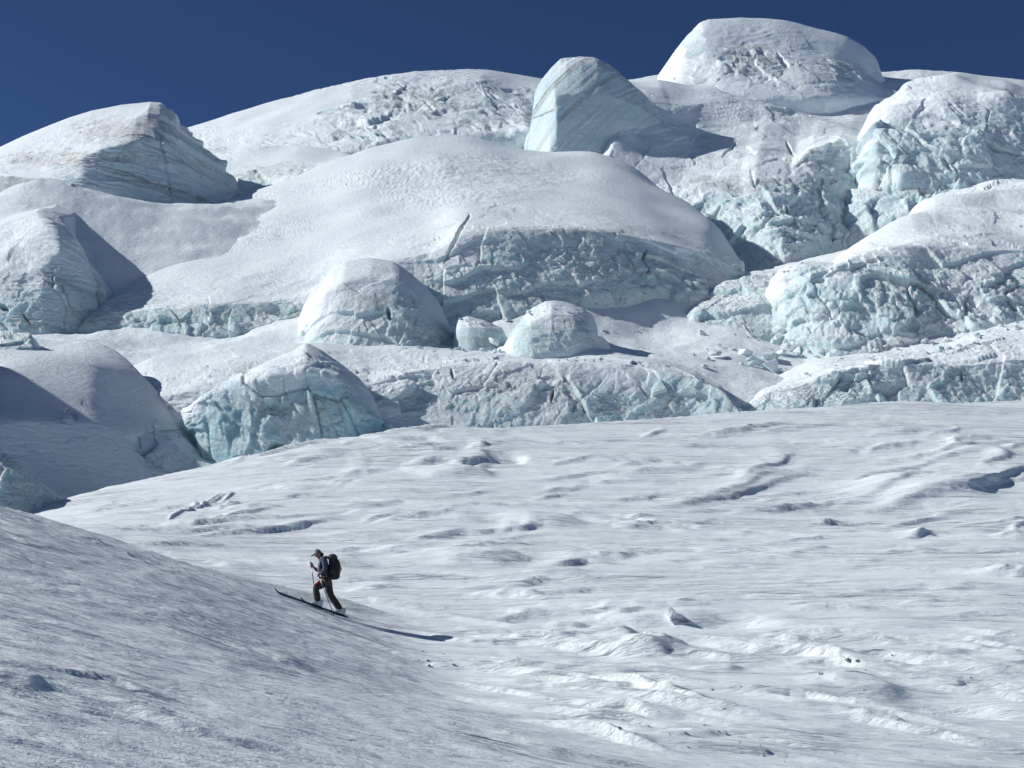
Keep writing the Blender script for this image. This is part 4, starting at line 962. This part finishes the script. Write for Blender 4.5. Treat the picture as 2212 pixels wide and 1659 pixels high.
eF, rF = ski(776, 1690, .10, 'farther dark touring ski under the trailing boot')
for e, x, v in ((eN, 1050, -.12), (eF, 1480, .10)):
    q = Zp(x, 0); z, yy = gl(q.x); c = V((q.x, yy*.8+v, z+.062))
    sl = V((math.cos(SLA), 0, math.sin(SLA)))
    loft_rings('binding', [(c-sl*.09, V((0, .03, 0)), V((0, 0, .012))), (c-sl*.03, V((0, .04, 0)), V((0, 0, .02))), (c+sl*.04, V((0, .035, 0)), V((0, 0, .016))), (c+sl*.24, V((0, .03, 0)), V((0, 0, .010)))], MK['black'], e, 10, 3)
# poles
def pole(h_, tip, top_, label):
    e = empty('ski_pole', V(org), label, 'ski pole')
    d = (tip-top_).normalized()
    tube('grip', [top_, top_+d*.03, top_+d*.07, top_+d*.15], [.019, .017, .014, .016], MK['grip'], e)
    tube('shaft', [top_+d*.14, top_+d*.55, tip], [.0125, .0115, .0095], MK['metal'], e)
    tube('lock', [top_+d*.50, top_+d*.56], [.013, .013], MK['grip'], e)
    tube('basket', [tip-d*.07, tip-d*.062], [.035, .03], MK['grip'], e, 14)
    tube('wrist_strap', [top_+d*.02, top_+d*.06+V((.05, -.02, .015)), top_+d*.11+V((.06, -.02, 0)), h_+V((.02, -.02, -.02))], .005, MK['black'], e)
    return e
gz = lambda x, extra=0: gl(Zp(x, 0).x)[0]
tn = Zp(1490, 0, -.32); tn.z = gz(1490)-.02
pole(hN, tn, hN+(hN-tn).normalized()*.055, 'ski pole in the near hand, slanting back past the thighs')
tf = Zp(1100, 0, .22); tf.z = gz(1100)-.02
pole(hF, tf, Zp(942,440,.15), 'ski pole in the raised far hand, planted behind the front knee')
# backpack
bp = empty('backpack', V(org)+Zp(1440,600), 'large black touring backpack worn by the skier', 'backpack')
B0 = Zp(1440,600)
def rb(x, y, a, b, tilt=.10): return (Zp(x, y)-B0, V((a*math.cos(tilt), 0, a*math.sin(tilt)*.5)), V((0, b, 0)))
loft_rings('pack_body', [rb(1455,806,.06,.08), rb(1455,792,.098,.12), rb(1452,750,.128,.145), rb(1448,680,.144,.155), rb(1450,600,.152,.158), rb(1448,520,.148,.155), rb(1436,450,.138,.15), rb(1420,400,.115,.135), rb(1412,378,.09,.12)], MK['pack'], bp, 26, 2.7)
loft_rings('lid', [rb(1412,402,.108,.13), rb(1405,372,.118,.145), rb(1400,338,.110,.14), rb(1396,310,.085,.115), rb(1395,292,.045,.07)], MK['lidc'], bp, 22, 2.5)
loft_rings('side_pocket', [(Zp(1430,700,-.17)-B0, V((.07, 0, 0)), V((0, .03, 0))), (Zp(1430,640,-.175)-B0, V((.075, 0, 0)), V((0, .04, 0))), (Zp(1432,560,-.17)-B0, V((.065, 0, 0)), V((0, .03, 0)))], MK['lidc'], bp, 16, 2.8)
loft_rings('back_pocket', [(Zp(1560,640,0)-B0, V((.02, 0, 0)), V((0, .07, 0))), (Zp(1568,590,0)-B0, V((.028, 0, 0)), V((0, .09, 0))), (Zp(1560,540,0)-B0, V((.02, 0, 0)), V((0, .07, 0)))], MK['olive'], bp, 14, 2.8, label='small olive yellow pocket on the back')
for sy in (-1, 1):
    tube('shoulder_strap', [Zp(1345,395,.09*sy)-B0, Zp(1285,352,.10*sy)-B0, Zp(1215,385,.125*sy)-B0, Zp(1172,470,.14*sy)-B0, Zp(1185,570,.15*sy)-B0, Zp(1250,650,.155*sy)-B0, Zp(1340,680,.14*sy)-B0], [.022, .026, .028, .028, .024, .016, .012], MK['black'], bp)
    tube('compression_strap', [Zp(1330,520,.155*sy)-B0, Zp(1440,500,.178*sy)-B0, Zp(1540,520,.12*sy)-B0], .008, MK['black'], bp)
tube('hip_belt', [Zp(1400,770,-.12)-B0, Zp(1300,760,-.165)-B0, Zp(1200,765,-.13)-B0, Zp(1150,772,0)-B0, Zp(1200,765,.13)-B0, Zp(1300,760,.165)-B0, Zp(1400,770,.12)-B0], [.03, .036, .030, .02, .030, .036, .03], MK['black'], bp)
tube('lid_strap', [Zp(1470,345,0)-B0, Zp(1508,342,0)-B0, Zp(1490,372,0)-B0], .010, MK['black'], bp)
tube('loop', [Zp(1540,380,-.02)-B0, Zp(1548,410,-.02)-B0, Zp(1545,445,-.02)-B0], .005, MK['black'], bp)
